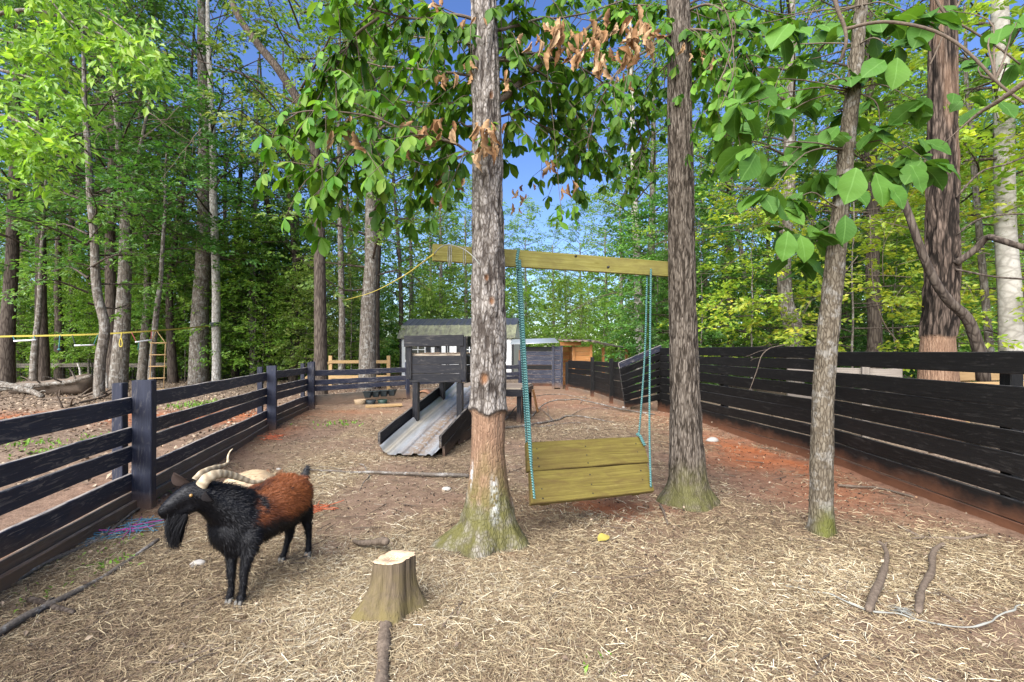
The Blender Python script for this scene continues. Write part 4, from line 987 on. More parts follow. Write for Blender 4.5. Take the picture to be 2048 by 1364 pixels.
CR = {  # shared crowns
 'tall1': crown(1, 4.2, 17, 3.3, 40, .16, 15, .62, M['leaf_mid'], 6, .5, 2),
 'tall2': crown(2, 5.5, 18, 3.6, 40, .17, 15, .66, M['leaf_mid'], 6, .7, 2),
 'tall3': crown(3, 3.4, 15, 3.0, 38, .155, 15, .6, M['leaf_mid'], 6, .35, 2),
 'tall4': crown(4, 6.5, 18, 3.0, 32, .16, 14, .6, M['leaf_mid'], 5, .8, 2),
 'open': crown(5, 4.5, 16, 3.4, 30, .15, 15, .6, M['leaf_oak'], 5, .6, 2),
 'sap1': crown(6, .9, 5.4, 1.9, 30, .14, 16, .5, M['leaf_mid'], 5, .25, 2, .55, .2, 'cone', .02),
 'sap2': crown(7, .6, 7.0, 2.2, 34, .14, 16, .5, M['leaf_mid'], 5, .2, 2, .55, .2, 'oval', .022),
 'sap3': crown(8, 1.6, 6.2, 2.5, 22, .13, 20, .6, M['leaf_mid'], 6, .08, 2, .6, .12, 'flat', .022),
 'pine': crown(9, 1.0, 8.0, 2.0, 40, .20, 30, .5, M['leaf_pine'], 5, .1, 2, .10, .2, 'cone', .03),
}
def trunk_tube(pts, rad, seed, sides=10, n=None):
    n = n or 6 * len(pts); p = catmull(pts, n); p = rough(p, .03, seed * 7.1, .8)
    r = np.interp(np.linspace(0, 1, n), np.linspace(0, 1, len(rad)), rad); b = MB(); b.add(*tube(p, r, sides)); return b, p
def wood_tree(name, label, pts, rad, bark, cr, leafm, group=None, seed=0, scale=1., fork=None, zoff=0., rot=None):
    base = np.array(pts[0], float); t = thing(name, label, 'tree', (base[0], base[1], gz1(base[0], base[1])), group)
    pts = [np.array(pts[0]) - [0, 0, .3]] + [np.array(q) for q in pts[1:]]
    b, p = trunk_tube(pts, rad, seed)
    if fork: 
        for fpts, r in fork: b.add(*tube(catmull(fpts, 14), r, 8))
    kid('trunk', b.mesh('trunk', M[bark], True), t)
    if cr:
        lb, me = CR[cr]; zz = 9 if cr.startswith(('tall', 'open')) else 3
        i = int(np.argmin(np.abs(p[:, 2] - zz * scale))); off = p[i] - base; off[2] = zoff
        an = rot if rot is not None else rs.random() * 6.28
        for nm, d_ in (('limbs', lb), ('crown', me)):
            o = link(nm, d_, t); o.location = (off[0], off[1], zoff); o.rotation_euler = (0, 0, an); o.scale = (scale, scale, scale)
            if nm == 'crown': o.material_slots[0].link = 'OBJECT'; o.material_slots[0].material = M[leafm]
    return t
def pxpath(d, *q): return [P(x, y, d) for x, y in q]
def ext(d, base, *q, top=15.):
    p = [P(base[0], base[1], d)] + [P(x, y, d) for x, y in q]; p[0][2] = 0
    dv = p[-1] - p[-2]; dv /= np.linalg.norm(dv)
    if p[-1][2] < top: p.append(p[-1] + np.array([dv[0] * .5, 0, 1]) * (top - p[-1][2]))
    return p
# trees one can tell apart in the photograph, left of the pen
wood_tree('pale_tree', 'slim whitish mottled trunk holding the yellow slackline, bark worn away low down', ext(18.2, (434, 770), (433, 650), (428, 400), (424, 250), (417, 80), top=17), [.17, .16, .14, .12, .09, .04], 'bark_pale', 'open', 'leaf_mid', seed=1, scale=1.05)
wood_tree('broad_tree', 'stout grey brown trunk just behind the pale slackline trunk', ext(18.6, (397, 775), (402, 600), (410, 430), (408, 200), (404, 60), top=18), [.40, .31, .27, .22, .18, .06], 'bark_wood', 'tall1', 'leaf_mid', seed=2, scale=1.1)
wood_tree('crooked_tree', 'wavy grey trunk behind the fallen log with a kink at slackline height', ext(13.0, (197, 798), (200, 720), (207, 655), (196, 590), (188, 480), (180, 345), (172, 240), top=11), [.14, .13, .125, .115, .10, .085, .07, .03], 'bark_wood', 'tall3', 'leaf_mid', seed=3, scale=.8)
wood_tree('forked_tree', 'grey trunk leaning right then forking into a V above the trapeze bars', ext(15.5, (236, 780), (247, 640), (252, 520), (252, 400), (243, 340), top=15), [.28, .22, .18, .16, .12, .05], 'bark_wood', 'tall2', 'leaf_dark', seed=4, scale=.9,
          fork=[(pxpath(15.5, (252, 405), (262, 375), (272, 340), (280, 300), (300, 200)), np.linspace(.12, .04, 14))])
wood_tree('dark_tree', 'dark slender trunk directly left of the forked trunk', ext(17., (224, 770), (222, 600), (222, 400), (228, 200), top=15), [.22, .17, .15, .12, .05], 'bark_wood_dark', 'tall1', 'leaf_dark', seed=5)
wood_tree('leaning_tree', 'dark trunk that bends hard to the left high above the corner post', ext(13.2, (642, 792), (640, 640), (640, 480), (638, 380), (630, 300), (606, 222), (560, 142), (516, 88), (470, 20), top=12.5), [.20, .17, .15, .14, .135, .125, .12, .11, .09, .05], 'bark_wood_dark', 'open', 'leaf_oak', seed=6, scale=.95, zoff=1.5)
wood_tree('thick_tree', 'thick rough trunk rising through the raw lumber frame', ext(15.0, (733, 790), (737, 620), (742, 500), (744, 300), top=15), [.30, .24, .2, .17, .06], 'bark_wood', 'tall3', 'leaf_oak', seed=7)
wood_tree('dark_tree', 'dark thin trunk touching the right side of the thick rough trunk', ext(16.5, (752, 780), (752, 600), (757, 400), top=14), [.16, .13, .11, .05], 'bark_wood_dark', 'tall4', 'leaf_mid', seed=8, scale=.9)
wood_tree('slim_tree', 'slim grey trunk between the leaning trunk and the thick trunk', ext(17., (685, 775), (683, 600), (680, 400), top=13), [.14, .11, .10, .04], 'bark_wood', 'tall4', 'leaf_mid', seed=9, scale=.9)
wood_tree('dark_tree', 'dark trunk at the edge of the woods left of the paired trunks', ext(17., (10, 770), (18, 600), (28, 400), top=14), [.27, .2, .17, .06], 'bark_wood_dark', 'tall2', 'leaf_dark', seed=10)
wood_tree('dark_tree', 'taller straighter one of the paired dark trunks behind the log pile', ext(17.5, (84, 768), (82, 600), (80, 400), top=14), [.23, .17, .15, .06], 'bark_wood_dark', 'tall1', 'leaf_dark', seed=11)
wood_tree('slim_tree', 'thin leaning one of the paired trunks behind the log pile', ext(16.5, (64, 768), (70, 690), (78, 610), top=8), [.13, .10, .08, .03], 'bark_wood', None, 'leaf_dark', seed=12)
wood_tree('pole_tree', 'thin crooked stem standing right behind the rope ladder', ext(14.9, (300, 792), (308, 700), (316, 610), (324, 545), (330, 430), top=8), [.12, .09, .08, .065, .05, .02], 'bark_wood', 'sap3', 'leaf_dark', seed=13, scale=1.2, zoff=2.5)
for k, (x, y, d) in enumerate(((508, 752, 20), (541, 750, 21), (585, 752, 20), (600, 748, 22), (470, 752, 21), (347, 762, 19), (283, 765, 19), (150, 762, 21), (120, 764, 20), (365, 750, 24), (40, 758, 22), (560, 745, 26), (700, 742, 27), (800, 740, 28), (450, 745, 27), (255, 742, 28), (180, 742, 27))):
    wood_tree('woodland_tree', 'thin dark woodland trunk rising behind the wire fence', ext(d, (x, y), (x + rs.gauss(0, 5), 560), (x + rs.gauss(0, 10), 350), top=rs.uniform(13, 17)), [.15 + rs.random() * .06, .12, .09, .03], 'bark_wood_dark' if k % 3 else 'bark_wood', rs.choice(('tall1', 'tall2', 'tall3', 'tall4')), rs.choice(('leaf_mid', 'leaf_dark', 'leaf_mid', 'leaf_light')), 'trees behind the wire fence', 20 + k, rs.uniform(.6, .75) if 300 < x < 620 else rs.uniform(.8, 1.05))
# right of the pen
wood_tree('beech_tree', 'smooth pale beech trunk at the edge beyond the tall black fence', ext(9.3, (2030, 830), (2022, 650), (2012, 450), (2005, 250), (1998, 40), top=13), [.24, .19, .165, .155, .14, .05], 'bark_beech', 'open', 'leaf_light', seed=50, scale=.9, zoff=1.)
wood_tree('slim_tree', 'thin bare stem between the thick dark trunk and the beech', ext(10., (1990, 820), (1975, 640), (1958, 450), (1940, 260), top=9), [.09, .07, .06, .05, .02], 'bark_wood', 'sap3', 'leaf_yellow', seed=51, scale=1.3, zoff=2.)
wood_tree('twisted_tree', 'twisted grey trunk with a swollen bend just above the tall fence', ext(10.5, (1592, 815), (1590, 690), (1585, 645), (1572, 600), (1568, 500), (1575, 400), (1578, 300), top=12), [.2, .17, .20, .155, .15, .145, .12, .05], 'bark_wood', 'tall4', 'leaf_light', seed=52, scale=.85)
wood_tree('dark_tree', 'straight dark trunk between the crooked broad leaved tree and the thick trunk', ext(12., (1750, 800), (1748, 640), (1746, 450), (1742, 300), top=14), [.2, .16, .15, .14, .05], 'bark_wood_dark', 'tall2', 'leaf_mid', seed=53, scale=.9)
wood_tree('pale_tree', 'pale slender trunk between the swing ropes, the left one of two', ext(17.5, (1281, 772), (1279, 640), (1274, 520), (1268, 380), top=14), [.2, .165, .15, .13, .05], 'bark_pale', 'tall4', 'leaf_light', seed=54, scale=.9)
wood_tree('grey_tree', 'grey slender trunk just right of the pale one behind the swing rope', ext(18.5, (1300, 768), (1300, 640), (1303, 480), (1306, 350), top=14), [.18, .15, .14, .12, .05], 'bark_wood', 'tall1', 'leaf_mid', seed=55, scale=.9)
for k, (x, y, d) in enumerate(((1465, 770, 15), (1492, 765, 19), (1540, 762, 21), (1620, 760, 20), (1690, 770, 16), (1800, 765, 19), (1835, 760, 22), (1930, 765, 18), (1950, 760, 23), (1420, 755, 23), (1710, 750, 26), (1860, 748, 27), (2040, 760, 21), (1560, 745, 28), (1990, 745, 28), (1365, 752, 24), (1770, 742, 31))):
    wood_tree('woodland_tree', 'slender woodland trunk standing beyond the tall black fence', ext(d, (x, y), (x + rs.gauss(0, 6), 560), (x + rs.gauss(0, 12), 380), top=rs.uniform(11, 15)), [.12 + rs.random() * .08, .10, .08, .03], 'bark_wood' if k % 2 else 'bark_wood_dark', rs.choice(('tall1', 'tall3', 'tall4', 'open')), rs.choice(('leaf_mid', 'leaf_light', 'leaf_light', 'leaf_mid')), 'trees beyond the tall black fence', 60 + k, rs.uniform(.75, .95))
# behind the sheds: lighter, farther, lower
for k, (x, d) in enumerate(((820, 31), (880, 33), (930, 36), (1000, 42), (1050, 44), (1105, 46), (1160, 45), (1210, 40), (1240, 34), (1330, 31), (860, 40), (960, 47), (1130, 52), (1280, 46), (1380, 38))):
    x_ = (x - 1024) / F * d
    wood_tree('woodland_tree', 'light green leafy tree in the clearing behind the sheds', [np.array([x_, d, 0]), np.array([x_ + .1, d, 5]), np.array([x_, d, 12.])], [.2, .15, .05], 'bark_wood', rs.choice(('tall3', 'tall1', 'sap2')), 'leaf_light' if k % 3 else 'leaf_mid', 'light trees behind the sheds', 90 + k, rs.uniform(.85, 1.1) if d > 36 else rs.uniform(.8, 1.0))
# taller far trees filling the backdrop left and right
for k in range(19):
    left = k < 9; d = rs.uniform(24, 40); x_ = -d * rs.uniform(.78, 1.12) if left else d * rs.uniform(.42, 1.12)
    wood_tree('woodland_tree', 'tall tree deep in the wood beyond the left yard' if left else 'tall tree deep in the wood on the fence side', [np.array([x_, d, 0]), np.array([x_ + rs.gauss(0, .3), d, 8]), np.array([x_ + rs.gauss(0, .4), d, 17.])], [.22, .16, .05], 'bark_wood_dark', rs.choice(('tall1', 'tall2', 'tall3')), rs.choice(('leaf_mid', 'leaf_dark', 'leaf_light')), 'deep wood left' if left else 'deep wood right', 120 + k, rs.uniform(.95, 1.3))
# saplings and understorey
def sapling(x, y, kind, lm, s, label, group, k):
    t = thing('sapling', label, 'sapling', (x, y, gz1(x, y) if abs(x) < 60 else 0), group); h = {'sap1': 5.2, 'sap2': 6.8, 'sap3': 6., 'pine': 8.}[kind] * s
    b = MB(); b.add(*tube(rough(catmull([[x, y, -.1], [x + rs.gauss(0, .1), y, h * .5], [x, y, h]], 14), .04, k), np.linspace(.035, .008, 14) * s, 6)); kid('trunk', b.mesh('trunk', M['bark_wood'], True), t)
    an = rs.random() * 6.28
    for nm, d_ in zip(('limbs', 'crown'), CR[kind]):
        o = link(nm, d_, t); o.rotation_euler = (0, 0, an); o.scale = (s, s, s)
        if nm == 'crown': o.material_slots[0].link = 'OBJECT'; o.material_slots[0].material = M[lm]
for k in range(78):
    d = rs.uniform(19.6, 23) if k < 52 else rs.uniform(23, 34); x = -d * rs.uniform(.20, 1.15)
    if x > -7.2: continue
    sapling(x, d, rs.choice(('sap1', 'sap2', 'sap3', 'sap2')), rs.choice(('leaf_mid', 'leaf_light', 'leaf_light')), rs.uniform(.6, 1.1), 'leafy understorey sapling in the woods behind the wire fence', 'saplings behind the wire fence', k)
for k in range(14):
    d = rs.uniform(27, 38); x = d * rs.uniform(-.25, .35)
    sapling(x, d, rs.choice(('sap1', 'sap2')), rs.choice(('leaf_light', 'leaf_light', 'leaf_mid')), rs.uniform(.7, 1.1), 'bushy light green sapling behind the sheds', 'saplings behind the sheds', 60 + k)
for k in range(30):
    d = rs.uniform(14, 28); x = max(d * rs.uniform(.30, 1.15), 5.2)
    sapling(x, d, rs.choice(('sap1', 'sap2', 'sap3')), rs.choice(('leaf_mid', 'leaf_light', 'leaf_light', 'leaf_mid')), rs.uniform(.7, 1.1), 'leafy understorey sapling beyond the tall black fence', 'saplings beyond the tall black fence', 90 + k)
for k, (x, d, s) in enumerate(((6.9, 9.2, .8), (10.8, 10.0, .95), (5.9, 11.2, .8))):
    sapling(x, d, 'sap3', 'leaf_yellow', s, 'airy yellow green sapling with layered sprays close behind the tall fence', 'yellow saplings close to the fence', 130 + k)
for k, (x, d, s) in enumerate(((9.3, 13.5, .7), (5.4, 13.2, .8), (4.9, 15.5, .9))): sapling(x, d, 'pine' if k < 1 else 'sap2', 'leaf_pine' if k < 1 else 'leaf_dark', s, 'dark needled young conifer behind the tall fence' if k < 1 else 'dense dark bush right beside the furrowed trunk', None if k < 1 else 'dark bushes by the furrowed trunk', 140 + k)
for k, (x, d, s) in enumerate(((-6.6, 18.6, .74), (-7.6, 18.0, .7))): sapling(x, d, 'sap2', 'leaf_oak', s, 'olive leaved young oak overhanging the barn shed roof corner', 'young oaks by the barn shed', 150 + k)
# overhanging lime branches, tree stands outside the left edge
OT = thing('overhanging_tree', 'bright lime green boughs reaching in over the yard from a tree beyond the pen', 'tree', (-8.2, 6., gz1(-8.2, 6.)))
b, p = trunk_tube([np.array(q, float) for q in ([-8.2, 6, -.3], [-8.1, 6., 3], [-8.0, 6.1, 8])], [.16, .13, .06], 3); kid('trunk', b.mesh('trunk', M['bark_wood'], True), OT)
bm = MB(); C = []; U = []; rr = np.random.default_rng(77)
for pts in ([(-60, 40, 6.2), (60, 20, 6.2), (160, 50, 6.1), (240, 90, 6.), (300, 140, 5.9)], [(-60, -40, 6.4), (120, -30, 6.3), (190, 20, 6.2), (250, 60, 6.1), (290, 105, 6.)], [(-80, 120, 6.), (0, 140, 6.), (70, 160, 5.9), (130, 200, 5.8)], [(-80, 220, 6.), (0, 230, 5.9), (60, 255, 5.8), (110, 290, 5.7)],
            [(-80, 300, 6.1), (-10, 290, 6), (40, 310, 5.9)], [(-80, 60, 6.8), (40, 90, 6.8), (110, 120, 6.7)], [(-60, -80, 6.), (40, -60, 6.), (100, 0, 6.), (150, 60, 5.9)]):
    q = catmull([P(*e) for e in pts], 20); bm.add(*tube(np.concatenate([[[-8.05, 6., q[0][2] - .3]], q]), np.linspace(.03, .004, 21), 6))
    for i in range(6, 20):
        for m in range(2):
            e = (q[min(i + 1, 19)] - q[i - 1]); e /= np.linalg.norm(e); e = e + rr.normal(0, .6, 3); e[2] -= .25; C.append(q[i] + rr.normal(0, .14, 3)); U.append(e / np.linalg.norm(e))
C = np.array(C); U = np.array(U); N = np.tile([0, -.3, 1.], (len(C), 1)) + rr.normal(0, .3, (len(C), 3)); N -= U * (N * U).sum(1)[:, None]; N /= np.linalg.norm(N, axis=1)[:, None]
V, tri, r = spray_leaves(C, U, N, .34, 12, .125, .5, rr, .35)
kid('crown', mesh_np('crown', V, [tri], M['leaf_lime'], None, False, {'rnd': r}), OT)['kind'] = 'stuff'
kid('limbs', bm.mesh('limbs', M['bark_wood'], True), OT)
# dark limb crossing the oak, dead grey twig sprays
dl = MB()
for pts, r0, r1 in (([(1790, 345, 6.0), (1820, 430, 5.9), (1860, 540, 5.9), (1900, 600, 5.9), (1935, 635, 5.9), (1955, 690, 5.95), (1965, 760, 6.)], .035, .075), ([(1910, 530, 6.4), (1950, 500, 6.3), (1975, 475, 6.2), (2000, 480, 6.), (2060, 500, 5.8), (2160, 530, 5.6)], .045, .035),
                    ([(1912, 470, 6.4), (1960, 440, 6.2), (2048, 430, 6.), (2150, 420, 5.8)], .012, .012), ([(1912, 540, 6.4), (1990, 555, 6.2), (2060, 560, 6.)], .014, .012), ([(1912, 395, 6.4), (1960, 345, 6.3), (2010, 330, 6.2), (2080, 300, 6.)], .014, .012)):
    n = 22; dl.add(*tube(rough(catmull([P(*q) for q in pts], n), .03, rs.random() * 9, 2), np.linspace(r0, r1, n), 8))
kid('limbs', dl.mesh('limbs', M['bark_wood_dark'], True), T4)
tw = MB()
for k in range(60):
    x, y, d = rs.choice(((1480, 420, 8.), (1560, 380, 8.), (1640, 400, 8), (1500, 520, 9.), (1830, 560, 8.), (1960, 380, 8), (300, 230, 12), (250, 150, 11), (380, 310, 13), (1250, 560, 15)))
    a = P(x + rs.gauss(0, 60), y + rs.gauss(0, 50), d + rs.gauss(0, .6)); v_ = rvec(1.); v_[2] *= .35; v_ = v_ / np.linalg.norm(v_) * d * .13
    pp = rough(catmull([a, a + v_ * .5 + rvec(.05), a + v_ + rvec(.1)], 9), .03, k, 3); tw.add(*tube(pp, np.linspace(.007, .002, 9) * d / 8, 4))
    for m in range(3):
        i = rs.randrange(2, 8); e = v_ * .35 + rvec(.18); tw.add(*tube([pp[i], pp[i] + e], [.004 * d / 8, .0015], 4))
o = link('dead_twigs', tw.mesh('dead_twigs', M['twig'], True)); o['kind'] = 'stuff'; tag(o, 'bare grey tangle of dead twigs among the woodland leaves', 'twigs')
# far wood and undergrowth
rr = np.random.default_rng(99)
def mass(name, label, cat, n, dr, xr, zr, Lsp, nleaf, L, mat, gap=None):
    d = rr.uniform(*dr, n); x = d * rr.uniform(*xr, n); z = zr[0] + (zr[1] - zr[0]) * rr.random(n) ** zr[2]
    cl = fbm(np.stack([x * .25, d * .25, z * .35], -1), 3); k = cl > .40; x, d, z = x[k], d[k], z[k]
    if gap is not None: k = ~gap(x, d, z); x, d, z = x[k], d[k], z[k]
    C = np.stack([x, d, z], -1); U = rr.normal(0, 1, C.shape); U[:, 2] *= .3; U /= np.linalg.norm(U, axis=1)[:, None]
    N = np.tile([0, 0, 1.], (len(C), 1)) + rr.normal(0, .35, C.shape); N -= U * (N * U).sum(1)[:, None]; N /= np.linalg.norm(N, axis=1)[:, None]
    V, tri, r = spray_leaves(C, U, N, Lsp, nleaf, L, .6, rr, .2)
    o = link(name, mesh_np(name, V, [tri], M[mat], None, False, {'rnd': r})); o['kind'] = 'stuff'; tag(o, label, cat)
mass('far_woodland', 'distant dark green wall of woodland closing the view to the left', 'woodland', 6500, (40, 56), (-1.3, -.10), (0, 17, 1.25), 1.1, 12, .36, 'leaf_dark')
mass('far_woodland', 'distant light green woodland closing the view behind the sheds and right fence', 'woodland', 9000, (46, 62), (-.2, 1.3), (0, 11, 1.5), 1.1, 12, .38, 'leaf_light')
mass('undergrowth', 'low brushy undergrowth on the forest floor behind the wire fence', 'undergrowth', 4200, (20, 32), (-1.2, -.24), (.1, 2.4, 1.4), .6, 12, .16, 'leaf_light', lambda x, d, z: (x > -6.4) & (d < 26))
mass('undergrowth', 'low brushy undergrowth on the forest floor beyond the tall black fence', 'undergrowth', 2600, (14, 32), (.27, 1.2), (.1, 2.4, 1.4), .6, 12, .16, 'under')
mass('undergrowth', 'low brushy undergrowth behind the goat house and barn shed', 'undergrowth', 2600, (26.5, 40), (-.28, .32), (.1, 3.2, 1.1), .6, 12, .17, 'leaf_light')
# ------------------------------------------------------------------ slackline and play gear
def part_tube(name, pts, r, mat, par, n=14, k=6): 
    b = MB(); b.add(*tube(catmull(pts, n), r, k)); return kid(name, b.mesh(name, M[mat], True), par)
SLp = [P(-80, 676, 12.2), P(0, 673, 12.6), P(100, 671, 13.1), P(200, 668, 13.7), P(315, 661, 14.8), P(420, 652, 18.0)]
slc = catmull(SLp, 60); b = MB()
for i in range(59):
    a, c = slc[i], slc[i + 1]; hh = np.array([0, 0, .024]); tt = np.array([0, .004, 0]); b.add([a - hh - tt, c - hh - tt, c - hh + tt, a - hh + tt, a + hh - tt, c + hh - tt, c + hh + tt, a + hh + tt], [BOXF])
tag(link('slackline', b.mesh('slackline', M['rope_yellow'])), 'long yellow webbing line stretched from the pale trunk across the left yard', 'slackline')
b = MB(); a = np.linspace(0, 2 * np.pi, 20)[:, None]; c = P(432, 649, 18.2)
for z in (-.05, 0, .05): b.add(*tube(c + [0, 0, z] + np.cos(a) * [.19, 0, 0] + np.sin(a) * [0, .19, 0], .03, 6, False))
tag(link('anchor_strap', b.mesh('anchor_strap', M['bowl_dark'], True)), 'dark strap wound round the pale trunk where the slackline ends', 'strap')
def onl(x): 
    px = 1024 + slc[:, 0] / slc[:, 1] * F; i = int(np.argmin(np.abs(px - x))); return slc[i], slc[i][1]
def trapeze(label, x0, x1, xb0, xb1, yb, m0, m1):
    (p0, d0), (p1, d1) = onl(x0), onl(x1); t = thing('trapeze_bar', label, 'trapeze', (p0 + p1) / 2, 'trapeze bars on the slackline')
    q0, q1 = P(xb0, yb[0], d0), P(xb1, yb[1], d1)
    part_tube('rope', [p0, q0], .011, m0, t, 5); part_tube('rope', [p1, q1], .011, m1, t, 5)
    part_tube('bar', [q0 + (q0 - q1) * .06, q1 + (q1 - q0) * .06], .026, 'white_siding', t, 4)
trapeze('white trapeze bar on short blue ropes farthest along the slackline from the pale trunk', 28, 72, 30, 70, (682, 680), 'rope_teal', 'rope_teal')
trapeze('white trapeze bar on long splayed ropes in the middle of the slackline', 141, 197, 151, 187, (691, 690), 'bowl_dark', 'rope_teal')
trapeze('white trapeze bar on red and orange ropes next to the rope ladder', 261, 308, 273, 302, (684, 680), 'rope_red', 'rope_red')
def ring(label, x, y0, y1, wpx, mat):
    p, d = onl(x); t = thing('hand_ring', label, 'ring', p)
    c = P(x, y1 - 8, d); part_tube('strap', [p, P(x, y0, d)], .018, mat, t, 4)
    a = np.linspace(0, 2 * np.pi, 18); q = [c + [math.sin(e) * wpx / F * d * (.7 - .3 * math.cos(e)), 0, math.cos(e) * 8.5 / F * d] for e in a]; part_tube('loop', q, .018, mat, t, 30)
ring('red triangular hand ring hanging in front of the wavy trunk', 204, 681, 699, 6, 'rope_red'); ring('yellow hand ring hanging in front of the forked trunk', 242, 678, 693, 4, 'rope_yellow')
p, d = onl(118); t = thing('knotted_rope', 'short teal climbing rope with a big knot hanging from the slackline', 'rope', p); part_tube('rope', [p, P(118, 697, d)], .014, 'rope_teal', t, 6)
b = MB(); b.add(P(118, 699, d) + ico * [.06, .05, .05], [icf]); o = kid('knot', b.mesh('knot', M['rope_teal'], True), t)
p, d = onl(277); t = thing('knotted_rope', 'frayed teal rope end dangling below the red roped trapeze', 'rope', P(277, 684, d)); part_tube('rope', [P(278, 684, d), P(276, 700, d)], .012, 'rope_teal', t, 5)
p, d = onl(317); d = 14.6; t = thing('rope_ladder', 'pale wooden rung rope ladder hanging from the slackline to the ground', 'ladder', P(317, 787, d))
tl, tr2, bl_, br_ = P(303, 686, d), P(331, 686, d), P(299, 787, d), P(327, 786, d)
for a_, b_ in ((p, tl), (p, tr2), (tl, bl_), (tr2, br_)): part_tube('side_rope', [a_, b_], .012, 'lumber_tan', t, 4)
for f in (0, .235, .465, .7, .92):
    a_ = tl + (bl_ - tl) * f; b_ = tr2 + (br_ - tr2) * f; part_tube('rung', [a_ - (b_ - a_) * .1, b_ + (b_ - a_) * .1], .02, 'lumber_tan', t, 4)
# wire fence at the edge of the woods
WF = thing('wire_fence', 'sagging woven wire fence on thin posts at the edge of the woods', 'fence', (-14, 19.6, 0)); wm = MB()
xs = np.arange(-26, -8.6, .16); 
for z in np.linspace(.1, 1.0, 8): wm.add(*tube([[xs[0], 19.3, z], [(xs[0] + xs[-1]) / 2, 19.6, z - .02], [xs[-1], 19.9, z]], .004, 3, False))
for x in xs: y = 19.3 + (x - xs[0]) / (xs[-1] - xs[0]) * .6; wm.add(*tube([[x, y, .1], [x, y, 1.]], .0035, 3, False))
kid('wire_mesh', wm.mesh('wire_mesh', M['iron']), WF)['kind'] = 'stuff'
for x in np.arange(-25.5, -8.4, 2.4): kid('post', board_mesh('post', [x, 19.4 + (x + 26) * .035, -.1], [x, 19.4 + (x + 26) * .035, 1.15], [.03, 0, 0], [0, .03, 0], M['lumber_grey'], 3, .004, nx_seed()), WF)
for (x0, x1) in ((-21.5, -17.), (-16.8, -14.6)): kid('rail', board_mesh('rail', [x0, 19.75, .72], [x1, 19.85, .78], [0, 0, .09], [0, .02, 0], M['lumber_grey'], 3, .006, nx_seed()), WF)

# ------------------------------------------------------------------ logs, sticks, stump
def stick(name, label, cat, pts, r0, r1, mat='stick', amp=.012, k=8, twigs=(), n=44, group=None, up=None):
    q = [Gp(x, y) for x, y in pts]; p = catmull(q, n); r = np.linspace(r0, r1, n)
    p[:, 2] = gz(p[:, 0], p[:, 1]) + r * .75 + .012 + (0 if up is None else np.interp(np.linspace(0, 1, n), np.linspace(0, 1, len(up)), up))
    p = rough(p, amp, rs.random() * 60, 4); r = r * (1 + .6 * (vnoise(p * 9) - .5) + .35 * (vnoise(p * 31) - .5)); r[0] *= .6; r[-1] *= .5; V, fs = tube(p, r, k)
    b = MB(); b.add(V, fs)
    for tpts, tr0 in twigs:
        tq = catmull([Gp(x, y) for x, y in tpts], 12); tq[:, 2] = gz(tq[:, 0], tq[:, 1]) + np.linspace(r0 * .6, .006, 12) + .03 * np.sin(np.linspace(0, 3.1, 12)); b.add(*tube(rough(tq, amp * .6, rs.random() * 50, 5), np.linspace(tr0, tr0 * .35, 12), 5))
    return tag(link(name, b.mesh(name, M[mat], True)), label, cat, group)
stick('fallen_stick', 'long straight lichen spotted stick lying on the straw in front of the black goat', 'stick', [(-20, 1292), (60, 1245), (160, 1190), (250, 1135), (318, 1088)], .022, .012, 'stick_grey', twigs=[([(85, 1228), (100, 1215), (113, 1200)], .008)])
stick('fallen_stick', 'long straight grey stick lying against the foot of the rail fence', 'stick', [(25, 1176), (110, 1130), (200, 1085), (250, 1045), (288, 1018)], .017, .010, 'stick_grey')
stick('fallen_stick', 'bent pale stick with a forked tip lying in straw near the frayed rope', 'stick', [(1737, 1230), (1748, 1195), (1766, 1150), (1774, 1115), (1768, 1097), (1757, 1090)], .022, .012, amp=.006, twigs=[([(1770, 1100), (1776, 1094)], .007)])
stick('fallen_stick', 'dark curved stick lying in straw behind the bent pale one', 'stick', [(1835, 1228), (1845, 1180), (1862, 1145), (1866, 1115), (1875, 1102), (1888, 1096)], .022, .012, amp=.006)
stick('fallen_branch', 'lichen crusted branch lying across the ground behind the stump', 'branch', [(610, 942), (680, 946), (735, 948), (800, 953), (860, 957), (940, 955)], .009, .022, 'stick_grey', twigs=[([(735, 948), (728, 935), (715, 928)], .008), ([(740, 950), (730, 970), (718, 985)], .008), ([(690, 946), (670, 940), (630, 935)], .005)])
stick('fallen_branch', 'dead branching limb spread over the ground behind the swing', 'branch', [(1005, 858), (1060, 852), (1110, 842), (1135, 834), (1180, 838), (1230, 848)], .022, .008, mat='stick_grey', twigs=[([(1060, 852), (1090, 858), (1130, 850), (1170, 846)], .009), ([(1110, 842), (1080, 822), (1050, 815)], .008), ([(1140, 835), (1170, 822), (1220, 820)], .008)])
stick('fallen_branch', 'dead arching grey branch lying beyond the swing seat', 'branch', [(1060, 835), (1095, 814), (1130, 810), (1160, 808), (1200, 815), (1250, 825), (1310, 832)], .014, .018, 'stick_grey', twigs=[([(1095, 814), (1098, 835), (1112, 850)], .006), ([(1160, 808), (1172, 798), (1160, 795)], .008)], up=[0, .1, .08, .03, 0])
stick('fallen_branch', 'thin forked branch in front of the goat house', 'branch', [(1010, 840), (1045, 812), (1080, 800), (1120, 795), (1180, 800)], .014, .008, 'stick_grey', up=[0, .12, .08, 0])
stick('fallen_stick', 'thin curved stick in the straw in front of the stump and goat', 'stick', [(290, 1334), (340, 1336), (390, 1318), (440, 1306), (472, 1306)], .006, .004, twigs=[([(340, 1362), (400, 1330), (450, 1308)], .005)])
stick('fallen_stick', 'short crooked twig in the straw beside the stump roots', 'stick', [(885, 1265), (900, 1245), (915, 1225), (926, 1213)], .008, .005, amp=.004)
stick('fallen_stick', 'thin twig curving over the straw toward the bent pale stick', 'stick', [(1120, 1140), (1180, 1158), (1250, 1160), (1325, 1140)], .005, .003, amp=.006)
